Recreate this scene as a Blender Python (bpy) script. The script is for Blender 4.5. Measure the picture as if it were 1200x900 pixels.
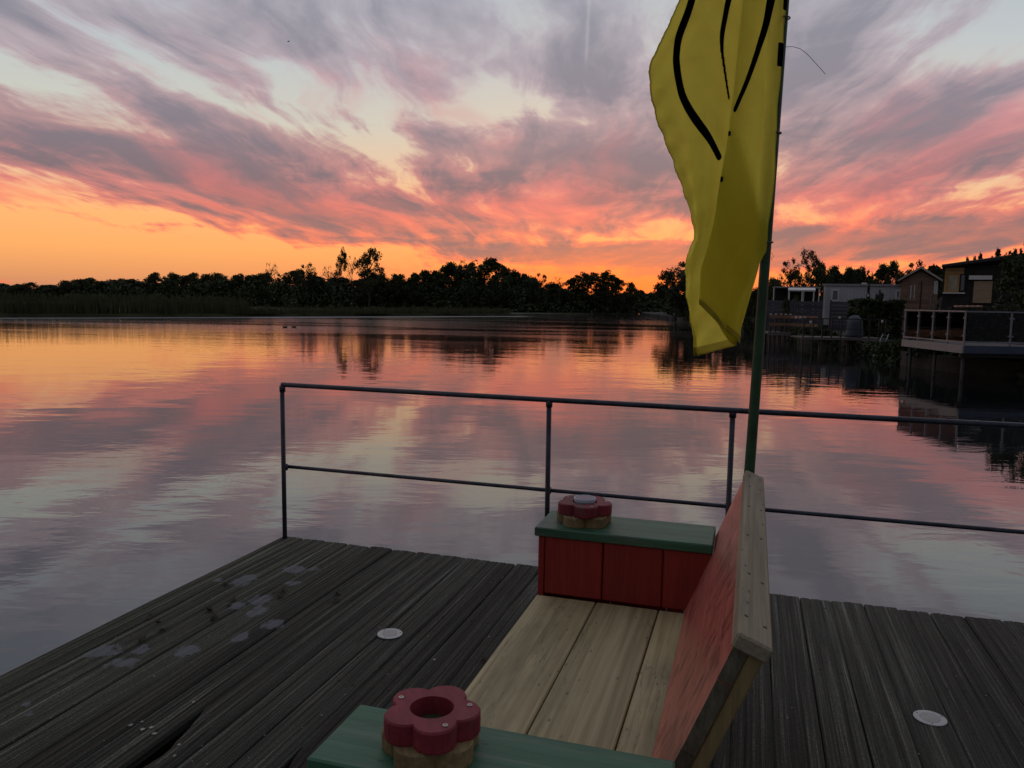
import bpy, bmesh, math, random
import numpy as np
from mathutils import Vector, Matrix

for o in list(bpy.data.objects): bpy.data.objects.remove(o)
S = bpy.context.scene
COL = S.collection
R = math.radians

# ------------------------------------------------------------------ camera
# world: x along the outer deck edge, y along the planks, z = 0 on the deck, water at ZW
CAM_Z, ZW = 1.55, -0.75
HX, HY = -0.28900, 0.95732          # camera heading on the ground
RX, RY = HY, -HX                    # its right-hand side
YAW = math.atan2(-HX, HY)
cd = bpy.data.cameras.new('camera'); cam = bpy.data.objects.new('camera', cd); COL.objects.link(cam)
cd.sensor_width = 36; cd.lens = 930 / 1200 * 36
cd.clip_start = 0.05; cd.clip_end = 12000
Mr = Matrix(((0.95664114, -0.04725886, 0.28740969),
             (0.29073512, 0.09520551, -0.95205515),
             (0.01763006, 0.99433521, 0.10481732)))
cam.matrix_world = Matrix.Translation((0, 0, CAM_Z)) @ Mr.to_4x4()
S.camera = cam

def UV(u, v, z=0.0):                 # right / forward of the standing point -> world
    return Vector((u * RX + v * HX, u * RY + v * HY, z))
def hor(px): return 352.2 + (px - 600) * 0.0176
def at(px, v, z=0.0): return UV((px - 600) / 930 * v, v, z)
def zat(px, py, v): return CAM_Z + (hor(px) - py) / 930 * v

# ------------------------------------------------------------------ node helpers
class X:                             # a socket with arithmetic
    def __init__(s, nt, sock): s.nt = nt; s.k = sock
    def _m(s, op, *a):
        n = s.nt.nodes.new('ShaderNodeMath'); n.operation = op
        for i, b in enumerate((s,) + a):
            if isinstance(b, X): s.nt.links.new(b.k, n.inputs[i])
            else: n.inputs[i].default_value = b
        return X(s.nt, n.outputs[0])
    def __add__(s, o): return s._m('ADD', o)
    __radd__ = __add__
    def __mul__(s, o): return s._m('MULTIPLY', o)
    __rmul__ = __mul__
    def __sub__(s, o): return s._m('SUBTRACT', o)
    def __rsub__(s, o): return (s * -1.0) + o
    def __truediv__(s, o): return s._m('DIVIDE', o)
    def __rtruediv__(s, o): return s._m('POWER', -1.0) * o
    def clamp(s): return s._m('MAXIMUM', 0.0)._m('MINIMUM', 1.0)
    def step(s, a, b, smooth=True):  # 0 at a, 1 at b (b may be below a)
        n = s.nt.nodes.new('ShaderNodeMapRange'); n.interpolation_type = 'SMOOTHSTEP' if smooth else 'LINEAR'
        s.nt.links.new(s.k, n.inputs[0])
        lo, hi, t0, t1 = (a, b, 0, 1) if a < b else (b, a, 1, 0)
        n.inputs[1].default_value = lo; n.inputs[2].default_value = hi; n.inputs[3].default_value = t0; n.inputs[4].default_value = t1
        return X(s.nt, n.outputs[0])
def vec(nt, x, y, z=0.0):
    n = nt.nodes.new('ShaderNodeCombineXYZ')
    for i, a in enumerate((x, y, z)):
        if isinstance(a, X): nt.links.new(a.k, n.inputs[i])
        else: n.inputs[i].default_value = a
    return n.outputs[0]
def sep(nt, sock):
    n = nt.nodes.new('ShaderNodeSeparateXYZ'); nt.links.new(sock, n.inputs[0])
    return [X(nt, n.outputs[i]) for i in range(3)]
def noise(nt, v, scale, detail=4.0, rough=0.55, dist=0.0, color=False):
    n = nt.nodes.new('ShaderNodeTexNoise')
    nt.links.new(v, n.inputs['Vector']); n.inputs['Scale'].default_value = scale
    n.inputs['Detail'].default_value = detail; n.inputs['Roughness'].default_value = rough; n.inputs['Distortion'].default_value = dist
    return n.outputs['Color'] if color else X(nt, n.outputs['Fac'])
def ramp(nt, fac, stops, interp='LINEAR'):
    n = nt.nodes.new('ShaderNodeValToRGB'); cr = n.color_ramp; cr.interpolation = interp
    while len(cr.elements) < len(stops): cr.elements.new(0.5)
    for e, (p, c) in zip(cr.elements, stops): e.position = p; e.color = (*c, 1)
    nt.links.new(fac.k, n.inputs[0]); return n.outputs[0]
def mix(nt, f, a, b, mode='MIX'):
    n = nt.nodes.new('ShaderNodeMix'); n.data_type = 'RGBA'; n.blend_type = mode
    for i, q in ((0, f), (6, a), (7, b)):
        if isinstance(q, X): nt.links.new(q.k, n.inputs[i])
        elif isinstance(q, (float, int)): n.inputs[i].default_value = q
        elif isinstance(q, tuple): n.inputs[i].default_value = (*q, 1)
        else: nt.links.new(q, n.inputs[i])
    return n.outputs[2]

# ------------------------------------------------------------------ sky (dusk, cloud sheet lit from below the horizon)
SUN_AZ = 7.5                         # degrees right of the heading
def build_world():
    w = bpy.data.worlds.new('World'); S.world = w; w.use_nodes = True
    nt = w.node_tree; nt.nodes.clear()
    tc = nt.nodes.new('ShaderNodeTexCoord')
    x, y, z = sep(nt, tc.outputs['Generated'])
    a = x * RX + y * RY; b = x * HX + y * HY
    c = z._m('MAXIMUM', 0.0)
    az = a._m('ARCTAN2', b) * 57.2958
    el = c._m('ARCSINE') * 57.2958
    k = 1.0 / (c + 0.10)
    s, co = math.sin(R(SUN_AZ - 2)), math.cos(R(SUN_AZ - 2))
    ac = (a * co - b * s) * k          # across the cloud streets
    al = (a * s + b * co) * k          # along them
    # slow wander so that streaks are never ruled lines
    wv = noise(nt, vec(nt, ac, al * 0.6, 3.0), 0.55, 3, 0.5) - 0.5
    wv2 = noise(nt, vec(nt, ac, al * 0.8, 9.0), 1.7, 3, 0.55) - 0.5
    ac2 = ac + wv * 0.9 + wv2 * 0.22
    azel = vec(nt, az, el)
    def blob(a0, e0, sa, se, rot=0.0):
        mp = nt.nodes.new('ShaderNodeMapping'); mp.vector_type = 'TEXTURE'; nt.links.new(azel, mp.inputs['Vector'])
        mp.inputs['Location'].default_value = (a0, e0, 0); mp.inputs['Rotation'].default_value = (0, 0, R(rot)); mp.inputs['Scale'].default_value = (sa * 1.8, se * 1.8, 1)
        g = nt.nodes.new('ShaderNodeTexGradient'); g.gradient_type = 'SPHERICAL'; nt.links.new(mp.outputs[0], g.inputs[0])
        return X(nt, g.outputs['Fac'])
    near_sun = ((az - 8.0) * (1 / 20.0)); near_sun = (near_sun * near_sun)._m('MULTIPLY', -1.0)._m('EXPONENT')
    # clear air
    f = (el * (1 / 40.0))._m('MINIMUM', 1.0)
    warm = ramp(nt, f, [(0, (0.82, 0.15, 0.045)), (0.03, (0.94, 0.20, 0.055)), (0.075, (0.96, 0.31, 0.09)), (0.13, (0.92, 0.385, 0.145)), (0.20, (0.76, 0.42, 0.235)),
                        (0.29, (0.62, 0.51, 0.39)), (0.40, (0.49, 0.48, 0.46)), (0.55, (0.38, 0.405, 0.45)), (1, (0.19, 0.215, 0.265))])
    cool = ramp(nt, f, [(0, (0.47, 0.20, 0.12)), (0.03, (0.64, 0.27, 0.11)), (0.075, (0.84, 0.36, 0.115)), (0.13, (0.86, 0.40, 0.15)), (0.20, (0.70, 0.50, 0.31)),
                        (0.29, (0.50, 0.50, 0.44)), (0.40, (0.42, 0.465, 0.49)), (0.55, (0.32, 0.375, 0.43)), (1, (0.19, 0.215, 0.265))])
    sky = mix(nt, near_sun, cool, warm)
    back = b.step(0.35, -0.5)          # the side away from the sunset
    sky = mix(nt, back, sky, ramp(nt, f, [(0, (0.10, 0.10, 0.125)), (0.25, (0.14, 0.13, 0.155)), (1, (0.18, 0.20, 0.245))]))
    # main sheet: density from streaks + larger banks
    n1 = noise(nt, vec(nt, ac2, al * 0.34), 1.35, 5, 0.58, 0.25)
    n2 = noise(nt, vec(nt, ac2 * 1.0, al * 0.20, 5.0), 4.6, 5, 0.62, 0.3)
    n3 = noise(nt, vec(nt, ac, al * 0.75, 17.0), 2.0, 5, 0.60, 0.6)
    bias = (blob(-21, 8.2, 15, 2.5, -9) * 0.32 + blob(-13, 5.5, 6, 1.7, -14) * 0.26 + blob(3.0, 9.9, 7.5, 1.4, -8) * 0.46 + blob(-5.0, 8.6, 4, 1.0, -10) * 0.20 + blob(8.0, 6.6, 6, 0.9, 5) * 0.30 + blob(-10, 10.5, 5, 0.9, -22) * 0.18 + blob(5, 14.5, 5, 2.5, -40) * 0.14 + blob(-8, 14.5, 8, 2.0, -28) * 0.12
            + blob(25, 10.6, 10, 2.4, 12) * 0.30 + blob(22, 4.0, 13, 0.9, 5) * 0.80 + blob(6.5, 3.4, 7, 0.55, 1) * 0.85 + blob(-4, 16.5, 12, 4, 10) * 0.06
            + blob(22, 15, 6, 3.5, -20) * 0.26 + blob(-28, 16, 8, 2.5, -25) * 0.08
            - blob(-30, 2.6, 17, 2.4, -7) * 0.55 - blob(-8, 3.2, 7, 0.9) * 0.20 - blob(-13.5, 12.4, 4.5, 1.4, -20) * 0.34 - blob(-22, 13.2, 5, 1.1, -20) * 0.26
            - blob(-31, 10.4, 7, 0.6, -4) * 0.22 - blob(-2.5, 12.4, 3.6, 1.8, 20) * 0.36 - blob(-8.5, 9.0, 3.0, 0.9, -35) * 0.30 - blob(14, 5.2, 8, 0.7, 8) * 0.20
            - blob(9, 1.6, 10, 0.9) * 0.22 + blob(-2.5, 3.9, 3.2, 0.55, -4) * 0.22 - blob(30, 15.5, 5, 1.2, 12) * 0.18 - blob(-13, 0.5, 14, 2.2) * 0.3)
    dens = (n1 * 0.50 + n2 * 0.54 + n3 * 0.42 - 0.72) * 1.95 + bias + 0.155 + blob(4, 8.5, 16, 4) * 0.05
    cov = dens.step(0.0, 0.24); thick = dens.step(0.08, 0.54) * (n3 * 1.1 + n2 * 0.9 - 0.12)._m('MINIMUM', 1.0)
    fc = (el * (1 / 22.0))._m('MINIMUM', 1.0)
    thin_c = ramp(nt, fc, [(0, (0.88, 0.16, 0.07)), (0.16, (0.92, 0.20, 0.10)), (0.32, (0.60, 0.18, 0.17)), (0.46, (0.42, 0.225, 0.23)), (0.65, (0.42, 0.33, 0.36)), (1, (0.33, 0.35, 0.41))])
    thick_c = ramp(nt, fc, [(0, (0.27, 0.11, 0.11)), (0.16, (0.22, 0.12, 0.13)), (0.35, (0.15, 0.108, 0.142)), (0.6, (0.195, 0.172, 0.215)), (1, (0.22, 0.235, 0.28))])
    cl = mix(nt, thick, thin_c, thick_c)
    far_side = (az * az).step(30 * 30, 100 * 100)
    cl = mix(nt, far_side, cl, mix(nt, back, (0.22, 0.19, 0.22), (0.12, 0.115, 0.135)))
    sky = mix(nt, cov * 0.93, sky, cl)
    # rose light on cloud bellies
    n4 = noise(nt, vec(nt, ac2 + 3.0, al * 0.28, 11.0), 2.1, 4, 0.6, 0.3)
    rose = (n4 + blob(14, 7.0, 20, 1.8, 2) * 0.16 + blob(27, 8.5, 8, 2.2, 14) * 0.14 + blob(-9, 6.2, 9, 1.2, -4) * 0.14 + blob(-33, 6.2, 5, 0.7, -4) * 0.30
            + blob(-5.5, 17.0, 5, 3.0, 30) * 0.13 + blob(6, 2.8, 9, 0.8) * 0.10 + blob(24, 2.2, 9, 0.9) * 0.16
            - blob(-30, 2.6, 13, 2.1, -6) * 0.4 - (el - 12)._m('MAXIMUM', 0.0) * 0.016).step(0.53, 0.76)
    rose = rose * (1.0 - far_side) * (1.0 - thick * 0.48)
    rose_c = ramp(nt, fc, [(0, (1.0, 0.16, 0.05)), (0.14, (0.98, 0.20, 0.09)), (0.33, (0.72, 0.17, 0.145)), (0.55, (0.54, 0.215, 0.235)), (1, (0.46, 0.30, 0.34))])
    sky = mix(nt, rose * 0.68, sky, rose_c)
    # low glow where the sun has gone down
    glow = blob(8, 0.8, 9, 2.0)
    sky = mix(nt, glow * 0.75, sky, (1.0, 0.185, 0.04))
    # one old contrail high up
    line = ((az - 4.75) - (el - 16.5) * 0.03)
    tr = (line * line * -60.0)._m('EXPONENT') * el.step(15.2, 17.0) * el.step(24, 20)
    sky = mix(nt, tr * 0.18, sky, (0.60, 0.58, 0.58))
    ns = nt.nodes.new('ShaderNodeTexSky'); ns.sky_type = 'NISHITA'; ns.sun_disc = False
    ns.sun_elevation = R(2.0); ns.sun_rotation = YAW * -1 + R(SUN_AZ)
    sky = mix(nt, 0.004, sky, ns.outputs[0], 'ADD')
    bg = nt.nodes.new('ShaderNodeBackground'); bg.inputs[1].default_value = 1.0
    nt.links.new(sky, bg.inputs[0])
    out = nt.nodes.new('ShaderNodeOutputWorld'); nt.links.new(bg.outputs[0], out.inputs[0])
    w.cycles.sampling_method = 'MANUAL'; w.cycles.sample_map_resolution = 512
build_world()
sl = bpy.data.lights.new('sun', 'SUN'); sl.energy = 0.02; sl.angle = R(80); sl.color = (1.0, 0.42, 0.18)
so = bpy.data.objects.new('sun', sl); COL.objects.link(so)
sd = UV(math.sin(R(SUN_AZ)), math.cos(R(SUN_AZ)), math.tan(R(5)))
so.rotation_euler = sd.to_track_quat('Z', 'Y').to_euler(); so.location = (0, 0, 30)
S.view_settings.view_transform = 'Standard'; S.view_settings.look = 'None'
S.view_settings.gamma = 1; S.view_settings.exposure = 0.26
S.render.engine = 'CYCLES'; S.cycles.max_bounces = 6; S.cycles.transparent_max_bounces = 12

# ------------------------------------------------------------------ mesh helpers
def link(o, parent=None):
    COL.objects.link(o)
    if parent is not None: o.parent = parent
    return o
def mesh_obj(name, verts, faces, mat, parent=None, smooth=False):
    me = bpy.data.meshes.new(name); me.from_pydata(verts, [], faces); me.update()
    if smooth: me.polygons.foreach_set('use_smooth', [True] * len(me.polygons))
    me.materials.append(mat)
    return link(bpy.data.objects.new(name, me), parent)
def bm_obj(name, bm, mat, parent=None, smooth=False):
    bmesh.ops.recalc_face_normals(bm, faces=bm.faces)
    me = bpy.data.meshes.new(name); bm.to_mesh(me); bm.free()
    if smooth: me.polygons.foreach_set('use_smooth', [True] * len(me.polygons))
    me.materials.append(mat)
    return link(bpy.data.objects.new(name, me), parent)
def add_box(bm, x0, x1, y0, y1, z0, z1, bev=0.0, M=None):
    vs = [bm.verts.new((x, y, z)) for z in (z0, z1) for y in (y0, y1) for x in (x0, x1)]
    fs = [bm.faces.new([vs[i] for i in q]) for q in ((0, 2, 3, 1), (4, 5, 7, 6), (0, 1, 5, 4), (2, 6, 7, 3), (0, 4, 6, 2), (1, 3, 7, 5))]
    if bev:
        es = list({e for f in fs for e in f.edges})
        r = bmesh.ops.bevel(bm, geom=es, offset=bev, segments=1, affect='EDGES', profile=0.5)
        vs = list({v for f in r['faces'] for v in f.verts} | {v for v in vs if v.is_valid})
    if M is not None: bmesh.ops.transform(bm, matrix=M, verts=[v for v in vs if v.is_valid])
    return vs
def box(name, mat, b, parent=None, bev=0.0, M=None):
    bm = bmesh.new(); add_box(bm, *b, bev=bev, M=M); return bm_obj(name, bm, mat, parent)
def tube_data(pts, rad, n=8, cap=True):
    pts = [Vector(p) for p in pts]; V, Fc = [], []
    rad = rad if isinstance(rad, (list, tuple)) else [rad] * len(pts)
    up = None
    for i, p in enumerate(pts):
        d = (pts[min(i + 1, len(pts) - 1)] - pts[max(i - 1, 0)]).normalized()
        if up is None: up = d.orthogonal().normalized()
        up = (up - d * up.dot(d)); up = up.normalized() if up.length > 1e-6 else d.orthogonal().normalized()
        sd = d.cross(up)
        for k in range(n):
            t = 2 * math.pi * k / n
            V.append(p + (up * math.cos(t) + sd * math.sin(t)) * rad[i])
    for i in range(len(pts) - 1):
        for k in range(n):
            a, b = i * n + k, i * n + (k + 1) % n
            Fc.append((a, b, b + n, a + n))
    if cap:
        Fc.append(tuple(range(n - 1, -1, -1))); Fc.append(tuple(range((len(pts) - 1) * n, len(pts) * n)))
    return V, Fc
def tube(name, pts, rad, mat, parent=None, n=10):
    V, Fc = tube_data(pts, rad, n); return mesh_obj(name, V, Fc, mat, parent, True)
def cyl(name, c, r, h, mat, parent=None, n=24, r2=None):
    return mesh_sharp(name, *lathe([(0, 0), (r, 0), (r2 or r, h), (0, h)], n, c), mat, parent)
def lathe(prof, n, c=(0, 0, 0)):
    V, Fc = [], []
    for (r, z) in prof:
        for k in range(n):
            t = 2 * math.pi * k / n; V.append((c[0] + r * math.cos(t), c[1] + r * math.sin(t), c[2] + z))
    for i in range(len(prof) - 1):
        for k in range(n):
            Fc.append((i * n + k, i * n + (k + 1) % n, (i + 1) * n + (k + 1) % n, (i + 1) * n + k))
    return V, Fc
def mesh_sharp(name, V, Fc, mat, parent=None):
    o = mesh_obj(name, V, Fc, mat, parent)
    bm = bmesh.new(); bm.from_mesh(o.data); bmesh.ops.remove_doubles(bm, verts=bm.verts, dist=1e-6)
    bmesh.ops.recalc_face_normals(bm, faces=bm.faces); bm.to_mesh(o.data); bm.free()
    return o
def empty(name, loc=(0, 0, 0), rz=0.0):
    o = bpy.data.objects.new(name, None); o.location = loc; o.rotation_euler = (0, 0, rz); o.empty_display_size = 0.1
    return link(o)
def tag(o, label, cat, group=None):
    o['label'] = label; o['category'] = cat
    if group: o['group'] = group
    return o
def kind(o, k): o['kind'] = k; return o

# ------------------------------------------------------------------ materials
def new_mat(name):
    m = bpy.data.materials.new(name); m.use_nodes = True; nt = m.node_tree
    return m, nt, nt.nodes['Principled BSDF']
def setc(nt, bs, col):
    if isinstance(col, tuple): bs.inputs['Base Color'].default_value = (*col, 1)
    else: nt.links.new(col, bs.inputs['Base Color'])
def bump(nt, bs, h, dist, strength=1.0):
    b = nt.nodes.new('ShaderNodeBump'); b.inputs['Distance'].default_value = dist; b.inputs['Strength'].default_value = strength
    nt.links.new(h.k, b.inputs['Height']); nt.links.new(b.outputs[0], bs.inputs['Normal']); return b
def objcoord(nt, rnd=True):
    tc = nt.nodes.new('ShaderNodeTexCoord'); x, y, z = sep(nt, tc.outputs['Object'])
    if rnd:
        oi = nt.nodes.new('ShaderNodeObjectInfo'); r = X(nt, oi.outputs['Random'])
        return x + r * 37.0, y + r * 91.0, z + r * 53.0, r
    return x, y, z, None
def wood(name, c1, c2, axis='y', fine=70.0, along=1.6, rough=0.75, bd=0.0025, knots=True, spec=0.3, wear=None, wear_c=(0.3, 0.27, 0.2), dirt=0.5, rnd_v=0.25, swirl=0.2, wear_ax=None):
    """grained timber; with wear = (threshold lo, hi) the paint c1/c2 is rubbed through to wear_c along the grain"""
    m, nt, bs = new_mat(name)
    x, y, z, r = objcoord(nt)
    o = {'x': (x, y, z), 'y': (y, x, z), 'z': (z, x, y)}[axis]
    w1 = noise(nt, vec(nt, o[0] * 0.8, o[1] * 4.0, o[2] * 4.0), 1.0, 3, 0.5) - 0.5
    g = noise(nt, vec(nt, o[0] * along, (o[1] + w1 * 0.03) * fine, (o[2] + w1 * 0.03) * fine), 1.0, 6, 0.62, swirl)
    g2 = noise(nt, vec(nt, o[0] * along * 3, o[1] * fine * 3, o[2] * fine * 3), 1.0, 3, 0.6)
    big = noise(nt, vec(nt, o[0] * 1.3, o[1] * 5, o[2] * 5), 1.0, 5, 0.6)
    f = (g * 0.75 + g2 * 0.35 - 0.05).step(0.30, 0.72)
    col = mix(nt, f, c1, c2)
    if knots:
        vn = nt.nodes.new('ShaderNodeTexVoronoi'); nt.links.new(vec(nt, o[0] * 2.1 + w1 * .3, o[1] * 6.0 + 0.3, o[2] * 6.0), vn.inputs['Vector'])
        kd = X(nt, vn.outputs['Distance']).step(0.15, 0.02)
        col = mix(nt, kd * 0.9, col, tuple(q * 0.35 for q in c1))
        cn = noise(nt, vec(nt, o[0] * 1.1, o[1] * 11, o[2] * 11), 1.0, 4, 0.55, 0.2) - 0.5
        ck = cn._m('ABSOLUTE').step(0.007, 0.001) * (big - w1 * 0.4).step(0.47, 0.58)
        col = mix(nt, ck * 0.45, col, tuple(q * 0.2 for q in c1))
    if wear:
        wo = {'x': (x, y, z), 'y': (y, x, z), 'z': (z, x, y)}[wear_ax or axis]
        wn = noise(nt, vec(nt, wo[0] * 2.2, wo[1] * 26, wo[2] * 26), 1.0, 6, 0.65, 0.3)
        col = mix(nt, (wn * 0.7 + big * 0.5 - 0.1).step(*wear), col, wear_c)
    col = mix(nt, big.step(0.45, 0.75) * dirt, col, tuple(q * 0.45 for q in c1))
    if r is not None:
        col = mix(nt, 1.0, col, ramp(nt, r, [(0, (1 - rnd_v,) * 3), (1, (1 + rnd_v * 0.4,) * 3)]), 'MULTIPLY')
    setc(nt, bs, col)
    bs.inputs['Roughness'].default_value = rough; bs.inputs['Specular IOR Level'].default_value = spec
    bump(nt, bs, g * 0.8 + g2 * 0.5 + big * 0.4, bd)
    return m
def plain(name, c, rough=0.6, metal=0.0, var=0.25, scale=6.0, bd=0.0, spec=0.5):
    m, nt, bs = new_mat(name)
    x, y, z, r = objcoord(nt)
    n = noise(nt, vec(nt, x, y, z), scale, 5, 0.6)
    setc(nt, bs, mix(nt, n.step(0.3, 0.7), tuple(q * (1 - var) for q in c), tuple(min(1, q * (1 + var)) for q in c)))
    bs.inputs['Roughness'].default_value = rough; bs.inputs['Metallic'].default_value = metal; bs.inputs['Specular IOR Level'].default_value = spec
    if bd: bump(nt, bs, noise(nt, vec(nt, x, y, z), scale * 6, 4, 0.6), bd)
    return m

def deck_material():
    m, nt, bs = new_mat('deck_wood')
    x, y, z, r = objcoord(nt)
    geo = nt.nodes.new('ShaderNodeNewGeometry'); wx, wy, wz = sep(nt, geo.outputs['Position'])
    wob = noise(nt, vec(nt, y * 1.2, x * 6, 0.0), 1.0, 3, 0.5) - 0.5
    xx = x + wob * 0.012
    g = noise(nt, vec(nt, y * 0.8, xx * 95, z * 30), 1.0, 5, 0.65)
    g2 = noise(nt, vec(nt, y * 3.0, xx * 320, z * 60), 1.0, 4, 0.6)
    g3 = noise(nt, vec(nt, y * 0.5, xx * 28, 0.0), 1.0, 3, 0.5)
    spk = noise(nt, vec(nt, x * 1.0, y * 1.0, z), 150.0, 4, 0.75)
    big = noise(nt, vec(nt, wx, wy, 0.0), 1.1, 5, 0.6)
    f = (g * 0.70 + g2 * 0.34 + g3 * 0.45 + spk * 0.46 - 0.47)
    col = ramp(nt, f, [(0.26, (0.010, 0.010, 0.010)), (0.43, (0.027, 0.030, 0.024)), (0.58, (0.080, 0.086, 0.070)), (0.68, (0.23, 0.235, 0.20))])
    col = mix(nt, 1.0, col, ramp(nt, r, [(0, (0.62, 0.62, 0.60)), (0.5, (0.95, 0.95, 0.93)), (1, (1.25, 1.24, 1.2))]), 'MULTIPLY')
    # algae on the lake side, browner where it is trodden
    col = mix(nt, (wx + big * 1.6).step(-0.6, -2.6) * 0.55, col, mix(nt, 1.0, col, (0.90, 1.0, 0.66), 'MULTIPLY'))
    col = mix(nt, (big - 0.1).step(0.35, 0.62) * 0.35, col, mix(nt, 1.0, col, (0.55, 0.50, 0.45), 'MULTIPLY'))
    # dried pale splashes
    spots = [(-2.736, 3.56, .05, .05), (-2.305, 2.778, .075, .10), (-2.344, 3.396, .11, .11), (-2.436, 3.844, .12, .11), (-2.335, 3.896, .05, .06), (-2.337, 3.661, .07, .06),
             (-2.496, 2.712, .06, .08), (-2.48, 2.596, .10, .08), (-2.113, 3.147, .09, .10), (-2.165, 2.976, .05, .10), (-2.413, 3.287, .06, .08), (-2.634, 2.664, .10, .12),
             (-2.28, 3.253, .08, .12), (-2.564, 2.214, .025, .03), (-2.492, 2.153, .03, .04), (-2.60, 3.62, .10, .14)]
    tot = None
    for (sx, sy, ra, rb) in spots:
        p, q = (wx - sx) * (1.25 / ra), (wy - sy) * (1.25 / rb)
        e = ((p * p + q * q) * -0.9)._m('EXPONENT')
        tot = e if tot is None else tot._m('MAXIMUM', e)
    sn = noise(nt, vec(nt, wx, wy * 0.8, 2.0), 15.0, 6, 0.70)
    sm = (tot * 0.55 + sn * 1.25 + spk * 0.15 - 0.42).step(0.58, 0.70)
    col = mix(nt, sm * 0.66, col, (0.20, 0.21, 0.235))
    setc(nt, bs, col); bs.inputs['Specular IOR Level'].default_value = 0.25
    rr = (g * 0.3 + 0.62); nt.links.new(rr.k, bs.inputs['Roughness'])
    bump(nt, bs, g * 1.0 + g2 * 0.5 + g3 * 1.4 + spk * 0.25, 0.010)
    return m

def water_material():
    m, nt, bs = new_mat('lake_water')
    tc = nt.nodes.new('ShaderNodeTexCoord'); x, y, z = sep(nt, tc.outputs['Object'])
    u = x * RX + y * RY; v = x * HX + y * HY
    patch = noise(nt, vec(nt, u * 0.05, v * 0.05, 1.0), 1.0, 3, 0.5).step(0.35, 0.68)
    a = noise(nt, vec(nt, u * 0.55, v * 1.0, 0.0), 0.55, 2, 0.5, 0.3)
    b = noise(nt, vec(nt, u * 0.5, v * 1.15, 4.0), 1.9, 3, 0.5, 0.4)
    c = noise(nt, vec(nt, u * 0.7, v * 1.2, 8.0), 7.0, 3, 0.5)
    # a ruffled strip off the far reed bank
    off = (u * 0.7235 - v * 0.69) + 82.1
    band = off.step(0.3, 0.9) * off.step(5.5, 4.0) * u.step(6, -4)
    fine = noise(nt, vec(nt, u, v, 12.0), 14.0, 2, 0.5)
    h = a * 0.009 + b * (patch * 0.0034 + 0.0018) + c * (patch * 0.0006 + 0.0002) + fine * band * 0.006
    bump(nt, bs, h, 1.0)
    setc(nt, bs, (0.010, 0.0115, 0.0125))
    bs.inputs['IOR'].default_value = 1.85
    # ripples too small to resolve far out: calm and ruffled lanes
    lane = noise(nt, vec(nt, u * 0.035, v * 0.16, 6.0), 1.0, 4, 0.6).step(0.40, 0.58)
    openw = v.step(22, 60) * (u.step(12, -16) * 0.05 + lane * 0.065 + 0.02)
    nt.links.new((band * 0.45 + openw + 0.02)._m('MINIMUM', 0.48).k, bs.inputs['Roughness'])
    return m

def leaf_material(name, c1, c2):
    m, nt, bs = new_mat(name)
    g = nt.nodes.new('ShaderNodeNewGeometry'); px, py, pz = sep(nt, g.outputs['Position'])
    n = noise(nt, vec(nt, px, py, pz), 0.9, 4, 0.6)
    setc(nt, bs, mix(nt, n.step(0.3, 0.7), c1, c2)); bs.inputs['Roughness'].default_value = 0.65; bs.inputs['Specular IOR Level'].default_value = 0.2
    return m

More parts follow.
